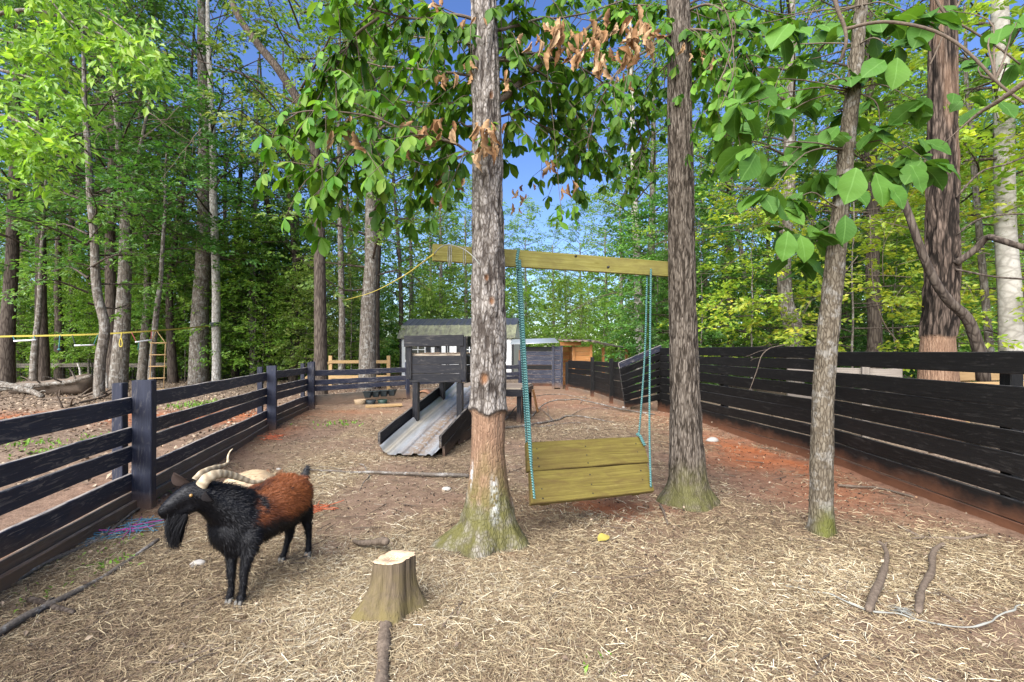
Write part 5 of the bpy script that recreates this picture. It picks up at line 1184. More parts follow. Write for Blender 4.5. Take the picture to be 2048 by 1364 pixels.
stick('fallen_stick', 'dark forked root-like stick lying along the foot of the tall fence', 'stick', [(1795, 1058), (1840, 1080), (1890, 1085), (1930, 1090), (1975, 1083)], .014, .009, twigs=[([(1850, 1082), (1835, 1088), (1818, 1084)], .008)])
stick('fallen_stick', 'dark rotten stick beside the tall fence behind the crooked tree', 'stick', [(1675, 974), (1720, 978), (1760, 980), (1830, 1000)], .014, .008)
stick('fallen_stick', 'short stub of wood beside the furrowed trunk foot', 'stick', [(1320, 1010), (1328, 1025), (1336, 1050)], .010, .007, amp=.004)
stick('fallen_stick', 'black broken branch piece under the long straight stick', 'stick', [(58, 1208), (80, 1215), (110, 1228), (150, 1238)], .016, .012, 'bark_wood_dark', .006)
R1 = [('low brown root crossing in front of the centre trunk', [(860, 1118), (930, 1108), (1000, 1100), (1050, 1098), (1090, 1108)], .018), ('thick bark covered root running out of frame below the stump', [(776, 1240), (772, 1270), (768, 1310), (762, 1370), (758, 1420)], .036)]
for lab, pts, r_ in R1: stick('surface_root', lab, 'root', pts, r_, r_ * .8, 'stick', .006, up=[-.045, -.034, -.03, -.03, -.04])
# white frayed rope
q = [Gp(x, y, .020) for x, y in ((1546, 1167), (1575, 1170), (1610, 1180), (1660, 1194), (1700, 1212), (1740, 1226), (1800, 1232), (1850, 1240), (1935, 1250), (2000, 1240), (2048, 1215), (2100, 1190))]
b = MB(); p = rough(catmull(q, 110), .02, 3, 9); b.add(*tube(p, .002 + .0045 * vnoise(p * 22), 6))
for k in range(26):
    e = Gp(1806, 1226, .015); b.add(*tube([e, e + np.array([rs.gauss(0, .02), rs.gauss(0, .02), .012]), e + np.array([rs.gauss(0, .04), rs.gauss(0, .04), 0.004])], [.0016, .0014, .001], 4))
tag(link('frayed_rope', b.mesh('frayed_rope', M['rope_white'], True)), 'pale frayed rope snaking over the straw between the two bent sticks', 'rope')
# logs and pallets of dead wood left
def log(label, pts, d, r0, r1, mat, k):
    p = catmull([P(x, y, dd) for (x, y), dd in zip(pts, d)], 24); p = rough(p, .05, k * 5, 1.5); r = np.linspace(r0, r1, 24) * (1 + .3 * (vnoise(p * 4) - .5)); b = MB(); b.add(*tube(p, r, 11)); t = thing('fallen_log', label, 'log', p[12]); kid('log', b.mesh('log', M[mat], True), t)
    for m in range(5):
        b = MB(); i = rs.randrange(3, 21); e = rvec(.35); e[2] = abs(e[2]) * .6; b.add(*tube(rough(catmull([p[i], p[i] + e * .6 + [0, 0, .05], p[i] + e], 7), .03, m), np.linspace(.03, .008, 7), 5)); kid('stub', b.mesh('stub', M[mat], True), t)
log('thick reddish brown fallen log with a torn rotten end', [(30, 778), (80, 774), (130, 773), (175, 765)], [14.4, 14.3, 14.2, 14.1], .18, .30, 'stick', 1)
log('slim bare fallen trunk lying on top of the rotten log', [(-60, 760), (40, 772), (110, 768), (185, 752)], [14., 13.9, 13.8, 13.6], .10, .05, 'bark_wood', 2)
log('grey dead trunk lying in front of the rotten log', [(-60, 790), (10, 776), (60, 783), (85, 792)], [13.2, 13.2, 13.2, 13.], .11, .06, 'bark_wood', 3)
log('thin curved dead limb lying across the red clay yard', [(20, 830), (110, 822), (150, 808), (200, 795), (225, 782)], [9.9, 10.6, 11.6, 12.6, 13.2], .045, .04, 'stick', 4)
log('long thin dead limb on the yard ground behind the corner of the fence', [(75, 798), (130, 795), (180, 793), (240, 800)], [12.8, 13., 13.2, 12.6], .05, .03, 'stick', 5)
for k, (x, y, x2, y2, dd) in enumerate(((189, 738, 187, 795, 13.6), (155, 727, 163, 755, 14.2), (207, 735, 215, 770, 14.2))):
    b = MB(); b.add(*tube(rough(catmull([P(x2, y2, dd) - [0, 0, .1], P((x + x2) / 2 + 2, (y + y2) / 2, dd), P(x, y, dd)], 8), .02, k), np.linspace(.035, .018, 8), 6))
    tag(link('dead_pole', b.mesh('dead_pole', M['bark_pale'], True)), ('straight barkless pole stuck upright before the wavy trunk', 'thin leaning dead stake above the rotten log', 'short dead stake leaning behind the wavy trunk')[k], 'pole')
# stump
Sc = Gp(781, 1235); Sc = np.array([-.645, 2.44, gz1(-.645, 2.44)])
nth, nz = 72, 26; V = []; at = []
for i in range(nz):
    t = i / (nz - 1); z = -.05 + .325 * t
    for j in range(nth):
        a = 2 * math.pi * j / nth
        lobes = max(0, math.cos(a - 4.9)) ** 8 * .9 + max(0, math.cos(a - 3.75)) ** 10 * 1.5 + max(0, math.cos(a - .1)) ** 8 * 1.0 + max(0, math.cos(a - 2.)) ** 8 * .8
        r = .092 + .028 * (1 - t) + .125 * lobes * max(0, 1 - t * 1.3) ** 2.0 + .012 * lobes
        r += .02 * (vnoise(np.array([[math.cos(a) * 5, math.sin(a) * 5, t * 1.2]]))[0] - .5) + .007 * (vnoise(np.array([[math.cos(a) * 14, math.sin(a) * 14, t * 2]]))[0] - .5)
        V.append((Sc[0] + math.cos(a) * r + .018 * t, Sc[1] + math.sin(a) * r, Sc[2] + z + (.012 * math.sin(a + 2.2) if t > .9 else 0)))
V = np.array(V); i = np.arange(nz - 1)[:, None] * nth; j = np.arange(nth)[None]; j2 = (j + 1) % nth
SP = thing('tree_stump', 'small sawn stump with pale cracked top and spreading roots in the straw', 'stump', Sc)
kid('stump_body', mesh_np('stump_body', V, [np.stack([i + j, i + j2, i + nth + j2, i + nth + j], -1).reshape(-1, 4)], bark_mat('weathered stump', (.035, .026, .019), (.14, .105, .075), (.27, .215, .16), 60, 3.5, 1., (.15, .12, .045), None, False, .06), None, True), SP)
def cut_mat():
    m = NT('sawn end grain'); o = m.obj(); c = m.n('ShaderNodeVectorMath', {0: o, 1: (0, 0, 0)}, operation='SUBTRACT').outputs[0]
    w_ = m.n('ShaderNodeTexWave', {'Vector': c, 'Scale': 55., 'Distortion': 2.5, 'Detail': 3.}, wave_type='RINGS', rings_direction='Z').outputs['Fac']
    cr = m.noise(o, 30., 5, .7); q = m.ramp(w_, [(.2, (.42, .28, .17)), (.8, (.60, .45, .31))]); q = m.mix(m.ramp(cr, [(.30, .8), (.46, 0.)]), q, (.12, .07, .045)); return m.done(q, .8, .2, m.bump(cr, .4, .01))
top = V[-nth:]; cc = top.mean(0); V2 = []
for k, f in enumerate((1.0, .96, .7, .42, .22)):
    for j_ in range(nth): q = cc + (top[j_] - cc) * f; q = q + [0, 0, (.003, .006, .004, .002, -.03)[k] + (vnoise(np.array([q * 25]))[0] - .5) * .008]; V2.append(q - cc)
V2.append(np.array([0, 0, -.05])); f4 = [[a * nth + j_, a * nth + (j_ + 1) % nth, (a + 1) * nth + (j_ + 1) % nth, (a + 1) * nth + j_] for a in range(4) for j_ in range(nth)]; f3 = [[4 * nth + j_, 4 * nth + (j_ + 1) % nth, 5 * nth] for j_ in range(nth)]
o = kid('sawn_top', mesh_np('sawn_top', V2, [np.array(f4), np.array(f3)], cut_mat(), None, True), SP); o.location = Vector(cc) - SP.location
stick('surface_root', 'bent mossy root piece reaching from the stump toward the goat', 'root', [(706, 1090), (722, 1100), (745, 1103), (762, 1108), (772, 1125)], .014, .026, 'stick', .004, up=[.0, .02, .03, .05, .10])
# stones, rags, bowls
def blob(name, label, cat, c, s, mat, seed, group=None):
    rr = np.random.default_rng(seed); n = 10; V = []; 
    for i_ in range(n + 1):
        for j_ in range(14):
            a, b_ = math.pi * i_ / n, 2 * math.pi * j_ / 14; V.append((math.sin(a) * math.cos(b_), math.sin(a) * math.sin(b_), math.cos(a)))
    V = np.array(V); V = V * (1 + .5 * (fbm(V * 1.4 + seed, 3) - .5)[:, None]) * s + c
    f = [[i_ * 14 + j_, i_ * 14 + (j_ + 1) % 14, (i_ + 1) * 14 + (j_ + 1) % 14, (i_ + 1) * 14 + j_] for i_ in range(n) for j_ in range(14)]
    return tag(link(name, mesh_np(name, V, [np.array(f)], M[mat], None, True)), label, cat, group)
for k, (x, y, s, m, lab) in enumerate(((893, 980, .045, 'rock', 'small rounded pale stone left of the centre trunk'), (396, 1132, .05, 'rock', 'flat grey stone half buried in straw beside the black goat'), (1230, 806, .10, 'rock', 'white chunk of stone at the foot of the low black panels'), (1137, 1127, .02, 'rock', 'tiny cream stone in the straw right of the centre trunk'), (1425, 882, .09, 'rock', 'flat pale slab lying by the tall fence behind the furrowed trunk'), (1250, 818, .07, 'rock', 'pale stone in front of the sagging gate'), (557, 938, .03, 'rock', 'small round stone behind the black goat'), (476, 1258, .022, 'pellet', 'dark round clod in the straw before the black goat'), (1060, 1082, .024, 'pellet', 'dark clod beside the centre trunk foot'))):
    blob('stone', lab, 'stone', Gp(x, y, s * .2), np.array([s, s * .8, s * .5]), m, k + 3)
def rag(name, label, pts, r, mat, n, sp):
    b = MB()
    for k in range(n):
        c = pts[rs.randrange(len(pts))]; a = Gp(c[0] + rs.gauss(0, sp), c[1] + rs.gauss(0, sp * .35), .012); v_ = rvec(.09); v_[2] = 0
        p = rough(catmull([a - v_, a + rvec(.01), a + v_ + rvec(.02)], 9), .012, k, 9); p[:, 2] = np.maximum(p[:, 2], gz(p[:, 0], p[:, 1]) + .006); b.add(*tube(p, r, 5))
    tag(link(name, b.mesh(name, M[mat], True)), label, 'twine')
rag('twine_tangle', 'tangle of blue baling twine by the rail fence post', [(190, 1085), (225, 1072), (270, 1062), (290, 1050)], .0028, 'rope_blue', 60, 10)
rag('rag_scrap', 'bright magenta scrap of cloth in the blue twine', [(252, 1067), (262, 1066)], .005, 'rope_pink', 8, 3)
rag('twine_tangle', 'orange twine on the ground behind the black goat', [(632, 1022), (640, 1025)], .003, 'orange_twine', 22, 5)
rag('twine_tangle', 'orange twine scattered beside the rail fence foot', [(540, 878), (548, 876)], .004, 'orange_twine', 22, 6)
b = MB(); 
for (x, y, s, zr_) in ((312, 1044, .09, .4), (1210, 1082, .05, 1.)):
    pass
def bowl(label, x, y, r, h, mat, d=None):
    c = Gp(x, y) if d is None else P(x, y, d); pr = [(.8, 0), (1, h / r), (.94, h / r), (.76, .15), (0.01, .12)]; V = [(c[0] + math.cos(a) * r * q, c[1] + math.sin(a) * r * q, c[2] + z * r) for q, z in pr for a in np.linspace(0, 2 * np.pi, 24, endpoint=False)]
    f = [[i_ * 24 + j_, i_ * 24 + (j_ + 1) % 24, (i_ + 1) * 24 + (j_ + 1) % 24, (i_ + 1) * 24 + j_] for i_ in range(4) for j_ in range(24)]
    tag(link('feed_bowl', mesh_np('feed_bowl', V, [np.array(f)], M[mat], None, True)), label, 'bowl')
bowl('tan rubber feed bowl on the ground before the back fence', 720, 810, .15, .12, 'bowl_tan'); bowl('dark rubber feed bowl next to the tan bowl', 741, 809, .14, .10, 'bowl_dark'); bowl('dark green feed bowl under the trough end', 765, 807, .13, .10, 'bowl_green')
t = thing('feed_trough', 'four section dark plastic feed trough hung on the back fence', 'trough', P(757, 790, 12.2))
for k in range(4):
    c = P(736 + k * 16, 789 - k * 1.2, 11.75 + k * .14); b = MB(); V = [c + np.array([sx * wx, sy * wy, z]) for z, wx, wy in ((-.08, .07, .06), (.07, .105, .11)) for sx, sy in ((-1, -1), (1, -1), (1, 1), (-1, 1))]; b.add(V, [BOXF]); o = kid('section', b.mesh('section', M['bowl_dark']), t); md = o.modifiers.new('b', 'BEVEL'); md.width = .012
    b = MB(); b.add(*tube([c + [sx * .108, sy * .113, .075] for sx, sy in ((-1, -1), (1, -1), (1, 1), (-1, 1), (-1, -1))], .012, 5)); kid('rim', b.mesh('rim', M['bowl_dark'], True), o) if False else kid('rim', b.mesh('rim', M['bowl_dark'], True), t)
c = Gp(768, 814, .02); tag(link('loose_plank', board_mesh('loose_plank', c + [-.42, -.1, 0], c + [.42, .1, .02], [-.04, .14, 0], [0, 0, .02], M['lumber_tan'], 4, .003, nx_seed())), 'loose tan plank lying on the ground before the feed bowls', 'plank')
b = MB(); c = Gp(846, 812); aa = np.linspace(0, 2 * np.pi, 26, endpoint=False)
V = [c + [math.cos(a) * r, -.05 + t_, .17 + math.sin(a) * r] for t_, r in ((0, .19), (.1, .21), (.5, .21), (.5, .18), (.05, .16)) for a in aa]; f = [[i_ * 26 + j_, i_ * 26 + (j_ + 1) % 26, (i_ + 1) * 26 + (j_ + 1) % 26, (i_ + 1) * 26 + j_] for i_ in range(4) for j_ in range(26)]
tag(link('feed_tub', mesh_np('feed_tub', V, [np.array(f)], M['tub'], None, True)), 'orange brown tub lying on its side behind the metal ramp', 'tub')
for k, (x0, x1, y) in enumerate(((714, 740, 782), (744, 758, 780))):
    a_, b_ = P(x0, y, 13.2), P(x1, y - 1, 13.2); a_[2] = b_[2] = .13; b = MB(); b.add(*tube(rough(catmull([a_, (a_ + b_) / 2, b_], 8), .01, k), .13, 14)); tag(link('cut_log', b.mesh('cut_log', M['bark_wood_dark'], True)), ('longer dark sawn log section beyond the trough', 'short dark sawn log section beside the longer one beyond the trough')[k], 'log')
# dry twig hanging on the tall fence
b = MB()
for pts, r0 in (([(1572, 688, 6.7), (1540, 697, 6.5), (1522, 715, 6.4), (1512, 745, 6.35), (1500, 775, 6.3), (1497, 778, 6.3)], .008), ([(1540, 697, 6.5), (1510, 705, 6.4), (1490, 712, 6.4)], .004), ([(1522, 715, 6.4), (1505, 718, 6.4), (1500, 722, 6.4)], .003), ([(1545, 695, 6.5), (1530, 680, 6.5), (1512, 672, 6.5)], .003)): b.add(*tube(rough(catmull([P(*q) for q in pts], 16), .012, r0 * 1000, 6), np.linspace(r0, r0 * .5, 16), 6))
tag(link('hanging_twig', b.mesh('hanging_twig', M['stick'], True)), 'dry forked twig caught on top of the tall black fence', 'twig')
b = MB(); b.add(*tube(catmull([P(1740, 430, 9), P(1745, 560, 9), P(1765, 640, 9), (P(1800, 690, 9.))], 16), .012, 6)); tag(link('hanging_vine', b.mesh('hanging_vine', M['twig'], True)), 'thin looping vine in front of the conifer behind the tall fence', 'vine')
# a fallen yellow leaf
leaf = leaf_template('fallen_leaf', M['yellow_leaf'], 1., .8, .08, .1, 6, .5, .03, 91)[0]; o = link('fallen_leaf', leaf); c = Gp(1196, 1088, .02); o.location = c; o.scale = (.11,) * 3; o.rotation_euler = (.2, .1, -1.0); tag(o, 'large yellowed leaf lying on the straw in front of the swing', 'leaf')

# ------------------------------------------------------------------ goats
def capsule_chain(b, pts):
    """pts: list of (xyz, r); spheres joined by tapered tubes with round ends"""
    for k, (c, r) in enumerate(pts):
        c = np.asarray(c, float); V = []; n, m = 8, 12
        r3 = np.asarray(r if hasattr(r, '__len__') else (r, r, r), float)
        for i_ in range(n + 1):
            for j_ in range(m): a, e = math.pi * i_ / n, 2 * math.pi * j_ / m; V.append(c + r3 * (math.sin(a) * math.cos(e), math.sin(a) * math.sin(e), math.cos(a)))
        b.add(V, [np.array([[i_ * m + j_, i_ * m + (j_ + 1) % m, (i_ + 1) * m + (j_ + 1) % m, (i_ + 1) * m + j_] for i_ in range(n) for j_ in range(m)])])
        if k:
            c0, r0 = pts[k - 1]; c0 = np.asarray(c0, float); s0 = float(np.mean(r0)); s1_ = float(np.mean(r)); b.add(*tube([c0, (c0 + c) / 2, c], [s0, (s0 + s1_) / 2, s1_], 14))
def fuse(name, b, vox, mat, smooth=6):
    me = b.mesh(name + '_raw', None); o = bpy.data.objects.new(name, me); COL.objects.link(o)
    md = o.modifiers.new('r', 'REMESH'); md.mode = 'VOXEL'; md.voxel_size = vox; md2 = o.modifiers.new('s', 'SMOOTH'); md2.iterations = smooth; md2.factor = .5
    dg = bpy.context.evaluated_depsgraph_get(); m2 = bpy.data.meshes.new_from_object(o.evaluated_get(dg)); bpy.data.objects.remove(o); m2.name = name
    m2.materials.clear(); m2.materials.append(mat); m2.polygons.foreach_set('use_smooth', np.ones(len(m2.polygons), bool)); return m2
def mesh_arrays(me):
    v = np.empty(len(me.vertices) * 3, np.float32); me.vertices.foreach_get('co', v); n = np.empty(len(me.vertices) * 3, np.float32); me.vertex_normals.foreach_get('vector', n); return v.reshape(-1, 3).astype(float), n.reshape(-1, 3).astype(float)
def fur_mat(name, stops, attr='coat', rough=.5):
    m = NT(name); c = m.ramp(m.attr(attr), stops); return m.done(c, rough, .22)
def fur(me, n, seed, dirf, lenf, coatf, width=.0022):
    rr = np.random.default_rng(seed); v, nn = mesh_arrays(me); idx = rr.integers(0, len(v), n); p = v[idx] + rr.normal(0, .003, (n, 3)); nr = nn[idx]
    d = dirf(p); d = d - nr * (d * nr).sum(1)[:, None] * .9; d /= np.linalg.norm(d, axis=1)[:, None] + 1e-9; d = d + nr * rr.uniform(.12, .42, (n, 1)) + rr.normal(0, .16, (n, 3)); d /= np.linalg.norm(d, axis=1)[:, None]
    L = lenf(p) * rr.uniform(.55, 1.25, n); w_ = np.cross(d, nr); w_ /= np.linalg.norm(w_, axis=1)[:, None] + 1e-9; w_ = w_ * width * .5
    l = L[:, None]; a = p - nr * .002; m1 = p + d * l * .5 + nr * l * .05; t = p + d * l + np.array([0, 0, -.12]) * l
    V = np.stack([a - w_, a + w_, m1 + w_ * .8, m1 - w_ * .8, t], 1).reshape(-1, 3); k = np.arange(n)[:, None] * 5
    co = np.clip(coatf(p) + rr.normal(0, .10, n), 0, 1)
    return V, k + np.array([[0, 1, 2, 3]]), k + np.array([[3, 2, 4]]), np.repeat(co, 5)
body = MB()
gp = lambda x, y, d, r: (P(x, y, d), r)
gh = gz1(-1.5, 2.7)
spine = [gp(478, 1040, 2.62, .150), gp(508, 1030, 2.70, .158), gp(540, 1014, 2.80, .163), gp(570, 997, 2.92, .153), gp(585, 990, 3.02, .122)]
capsule_chain(body, spine)
capsule_chain(body, [gp(470, 1022, 2.59, .125), gp(446, 1008, 2.54, .105), gp(424, 998, 2.50, .088), gp(404, 988, 2.46, .074)])
capsule_chain(body, [gp(462, 1062, 2.56, .105), gp(470, 1080, 2.56, .08)])
capsule_chain(body, [gp(395, 985, 2.45, .066), gp(380, 988, 2.43, .061), gp(360, 999, 2.40, .051), gp(342, 1012, 2.375, .041), gp(329, 1022, 2.36, .032)])
capsule_chain(body, [gp(388, 1006, 2.43, .045), gp(365, 1020, 2.40, .035), gp(342, 1029, 2.375, .026), gp(331, 1031, 2.365, .021)])
def leg(q): capsule_chain(body, [gp(*e) for e in q])
leg([(468, 1075, 2.57, .062), (464, 1104, 2.545, .036), (463, 1128, 2.53, .026), (463, 1146, 2.52, .024), (463, 1166, 2.52, .018), (462, 1182, 2.52, .019), (459, 1192, 2.51, .021)])
leg([(498, 1075, 2.56, .066), (496, 1108, 2.53, .038), (491, 1130, 2.515, .028), (488, 1148, 2.505, .025), (487, 1168, 2.50, .019), (485, 1188, 2.50, .020), (481, 1197, 2.49, .022)])
leg([(592, 995, 3.02, .085), (606, 1018, 3.05, .056), (613, 1040, 3.075, .034), (616, 1054, 3.09, .027), (618, 1075, 3.09, .019), (617, 1094, 3.08, .019), (616, 1106, 3.07, .021)])
leg([(576, 1010, 2.96, .088), (576, 1038, 2.97, .052), (580, 1058, 3.0, .033), (579, 1070, 3.01, .026), (573, 1090, 3.0, .019), (569, 1106, 2.99, .019), (564, 1115, 2.98, .021)])
capsule_chain(body, [gp(588, 1035, 3.0, .03), gp(590, 1042, 3.0, .025)])
capsule_chain(body, [gp(606, 958, 3.06, .026), gp(611, 945, 3.08, .018), gp(614, 932, 3.09, .010)])
capsule_chain(body, [gp(387, 990, 2.40, .020), gp(379, 993, 2.395, .016)])                       # brow
BG = thing('goat', 'black bearded goat with rust brown flank and long swept horns standing on the straw', 'goat', (-1.5, 2.75, gh))
coat = fur_mat('goat coat', [(0, (.0045, .0045, .006)), (.35, (.010, .008, .008)), (.6, (.085, .024, .008)), (1, (.21, .065, .02))], 'coat', .48)
gm = fuse('body', body, .009, coat, 8)
ax0, ax1 = P(478, 1040, 2.62), P(585, 990, 3.02); axd = (ax1 - ax0) / np.linalg.norm(ax1 - ax0)
def coatf(p):
    s = (p - ax0) @ axd; zc = ax0[2] + s * .15; h = p[:, 2] - zc
    k = sstep(-.05, .13, s + (fbm(p * 9, 2) - .5) * .24) * (1 - .8 * sstep(.58, .68, fbm(p * np.array([16., 16, 7]) + 4, 3))) * sstep(-.10, .0, h + (fbm(p * 7 + 9, 2) - .5) * .12 + .05 * sstep(.1, .5, s)) * (1 - sstep(.13, .165, h) * .85) * (1 - sstep(.47, .52, s))
    return k * .95 * (1 - sstep(.545, .575, p[:, 2]) * sstep(2.99, 3.03, p[:, 1]))
def dirf(p):
    s = (p - ax0) @ axd; head = sstep(-.12, -.22, s); d = np.tile(axd * .8 + np.array([0, 0, -.55]), (len(p), 1)); d = d * (1 - head[:, None]) + head[:, None] * np.array([.75, .25, -.1])
    lg = sstep(.30, .22, p[:, 2]); return d * (1 - lg[:, None]) + lg[:, None] * np.array([.02, .02, -1.])
def lenf(p):
    s = (p - ax0) @ axd; l = .034 + 0 * s; l = np.where(s < -.14, .024, l); l = np.where(p[:, 0] < P(392, 990, 2.45)[0], .009, l)
    ridge = sstep(.13, .17, p[:, 2] - (ax0[2] + s * .15)) * (s > -.1); l = l + ridge * .025
    return np.where(p[:, 2] < .27, .016, l)
v, nn = mesh_arrays(gm); a = gm.attributes.new('coat', 'FLOAT', 'POINT'); a.data.foreach_set('value', coatf(v).astype(np.float32))
kid('body', gm, BG)
V, f4, f3, co = fur(gm, 46000, 3, dirf, lenf, coatf)
o = kid('fur', mesh_np('fur', V, [f4, f3], coat, {'coat': co}), BG); o['kind'] = 'stuff'
# beard
rr = np.random.default_rng(8); V = []; n = 1500
c0 = np.array([P(352 + q, 1030 + r_, 2.385 + e) for q, r_, e in zip(rr.uniform(-19, 24, n), rr.uniform(-3, 7, n), rr.normal(0, .018, n))])
tip = np.array([P(341 + q * .3, 0, 2.37)[:2].tolist() + [0] for q in rr.normal(0, 12, n)]); L = rr.uniform(.05, .19, n)
tip[:, 0] = c0[:, 0] * .4 + tip[:, 0] * .6; tip[:, 1] = c0[:, 1] + rr.normal(0, .01, n); tip[:, 2] = c0[:, 2] - L
mid = (c0 + tip) / 2 + rr.normal(0, .006, (n, 3)) - [.006, .0, 0]; w_ = np.tile([.0013, 0, 0], (n, 1))
V = np.stack([c0 - w_, c0 + w_, mid + w_, mid - w_, tip], 1).reshape(-1, 3); k = np.arange(n)[:, None] * 5
kid('beard', mesh_np('beard', V, [k + np.array([[0, 1, 2, 3]]), k + np.array([[3, 2, 4]])], coat, {'coat': np.zeros(n * 5)}), BG)
def horn_mat():
    m = NT('horn'); u_ = m.attr('gu'); o = m.obj(); w_ = m.math('SINE', m.math('ADD', m.math('MULTIPLY', u_, 170.), m.math('MULTIPLY', m.noise(o, 30., 3), 5.)))
    c = m.ramp(m.math('MULTIPLY_ADD', w_, .5, .5), [(0, (.20, .14, .075)), (.5, (.31, .235, .14)), (1, (.40, .32, .21))]); c = m.mix(m.math('MULTIPLY', m.noise(o, 18., 4), .5), c, (.40, .34, .25)); return m.done(c, .5, .35, m.bump(w_, .4, .003))
M['horn'] = horn_mat()
def horn(pts, rad, flat, par, twist=0.):
    p = catmull(pts, 40); r = np.interp(np.linspace(0, 1, 40), np.linspace(0, 1, len(rad)), rad); t, N, B = frames(p); k = 14; V = []; gu = []
    s = np.concatenate([[0], np.cumsum(np.linalg.norm(np.diff(p, axis=0), axis=1))])
    for i_ in range(40):
        tw_ = twist * i_ / 39
        for j_ in range(k):
            a = 2 * math.pi * j_ / k; rr_ = r[i_] * (1 + .05 * math.sin(s[i_] * 170)); e = N[i_] * math.cos(tw_) + B[i_] * math.sin(tw_); g_ = -N[i_] * math.sin(tw_) + B[i_] * math.cos(tw_)
            V.append(p[i_] + e * math.cos(a) * rr_ * flat + g_ * math.sin(a) * rr_); gu.append(s[i_])
    f = [[i_ * k + j_, i_ * k + (j_ + 1) % k, (i_ + 1) * k + (j_ + 1) % k, (i_ + 1) * k + j_] for i_ in range(39) for j_ in range(k)]
    kid('horn', mesh_np('horn', V, [np.array(f), np.array([[39 * k + q for q in range(k)]])], M['horn'], {'gu': gu}, True), par)
horn([P(402, 972, 2.42), P(414, 957, 2.43), P(436, 948, 2.48), P(462, 950, 2.56), P(487, 958, 2.62), P(505, 964, 2.66), P(524, 962, 2.70), P(534, 957, 2.72)], [.031, .029, .025, .021, .016, .012, .009, .003], .62, BG, 1.2)
horn([P(392, 962, 2.49), P(404, 948, 2.52), P(425, 938, 2.58), P(444, 933, 2.64), P(455, 926, 2.68), P(456, 913, 2.70), P(460, 903, 2.71), P(466, 897, 2.72)], [.028, .026, .021, .017, .014, .009, .006, .002], .62, BG, 1.2)
def eye(par, c, r):
    b = MB(); capsule_chain(b, [(c, r)]); o = kid('eye', b.mesh('eye', flat_mat('amber iris', (.32, .18, .05), .2, .5, var=.1), True), par)
    b = MB(); b.add(c + np.array([-.1, -1, .1]) / 1.01 * r * .93 + ico * [r * .55, r * .2, r * .2], [icf]); kid('pupil', b.mesh('pupil', M['iron'], True), o)
eye(BG, P(382, 991, 2.374), .0085)
b = MB(); capsule_chain(b, [gp(322, 1020, 2.335, .004), gp(325, 1018, 2.335, .005)]); kid('nostril', b.mesh('nostril', M['iron'], True), BG)
def ear(par, base, tipp, wd, nrm, mat):
    base, tipp = np.asarray(base), np.asarray(tipp); me, V, f = leaf_template('ear', mat, 1., .5, -.1, .9, 6, .4, 0., 3); d = tipp - base; s = np.linalg.norm(d); x, y, z = leaf_axes(d, nrm)
    o = kid('ear', mesh_np('ear', base + (V[:, :1] * x * wd + V[:, 1:2] * y + V[:, 2:] * z) * s, [f], mat, {'coat': np.zeros(len(V)) + .3}, True), par); md = o.modifiers.new('t', 'SOLIDIFY'); md.thickness = .006; return o
earm = flat_mat('dark ear', (.012, .01, .01), .9, .1); ear(BG, P(386, 968, 2.46), P(350, 946, 2.48), .75, [-.3, -1, .3], flat_mat('brown ear back', (.03, .02, .016), .9, .1)); ear(BG, P(410, 984, 2.40), P(428, 1002, 2.39), .9, [-.2, -1, .2], earm)
hoof_m = flat_mat('hoof', (.16, .15, .13), .55, var=.3)
for (x, y, d) in ((456, 1199, 2.505), (462, 1200, 2.50), (474, 1205, 2.485), (482, 1206, 2.48), (561, 1122, 2.97), (567, 1122, 2.97), (613, 1111, 3.06), (619, 1111, 3.06)):
    c = P(x, y, d); c[2] = gz1(c[0], c[1]) + .018; b = MB(); V = [c + np.array([sx * w1, sy * w2 - .008 * (z < 0), z]) for z, w1, w2 in ((-.022, .010, .020), (.018, .009, .013)) for sx, sy in ((-1, -1), (1, -1), (1, 1), (-1, 1))]; b.add(V, [BOXF]); o = kid('hoof', b.mesh('hoof', hoof_m), BG); md = o.modifiers.new('b', 'BEVEL'); md.width = .005; md.segments = 2
# tan goat lying behind
TG = thing('goat', 'tan goat lying on the ground behind the black goat, only its back and ear showing', 'goat', P(505, 1050, 3.6))
body = MB(); z0 = 0
capsule_chain(body, [gp(482, 990, 3.50, .165), gp(508, 984, 3.58, .175), gp(538, 992, 3.75, .16)])
capsule_chain(body, [gp(545, 985, 3.75, .09), gp(553, 968, 3.8, .07), gp(552, 958, 3.78, .055), gp(562, 964, 3.72, .04), gp(570, 970, 3.68, .028)])
for q in ([(478, 1025, 3.5, .07), (470, 1050, 3.42, .04), (486, 1060, 3.36, .025)], [(520, 1030, 3.55, .06), (530, 1052, 3.46, .032), (520, 1062, 3.44, .022)], [(548, 1025, 3.7, .05), (560, 1042, 3.66, .03), (548, 1046, 3.62, .022)], [(500, 1030, 3.72, .06), (495, 1040, 3.8, .04), (505, 1038, 3.82, .025)]): capsule_chain(body, [gp(*e) for e in q])
tan = fur_mat('tan coat', [(0, (.36, .24, .13)), (.5, (.46, .34, .21)), (1, (.58, .47, .34))])
tm = fuse('body', body, .011, tan, 8); v, nn = mesh_arrays(tm); cf = lambda p: .2 + .6 * fbm(p * 6, 3); a = tm.attributes.new('coat', 'FLOAT', 'POINT'); a.data.foreach_set('value', cf(v).astype(np.float32)); kid('body', tm, TG)
V, f4, f3, co = fur(tm, 9000, 5, lambda p: np.tile([.5, .4, -.5], (len(p), 1)), lambda p: .02 + 0 * p[:, 0], cf); kid('fur', mesh_np('fur', V, [f4, f3], tan, {'coat': co}), TG)['kind'] = 'stuff'
for x0, x1 in ((541, 536), (560, 566)): ear(TG, P(x0, 956, 3.74), P(x1, 938, 3.74), 1.4, [0, -1, .2], fur_mat('brown ear', [(0, (.10, .05, .025)), (1, (.16, .08, .04))]))

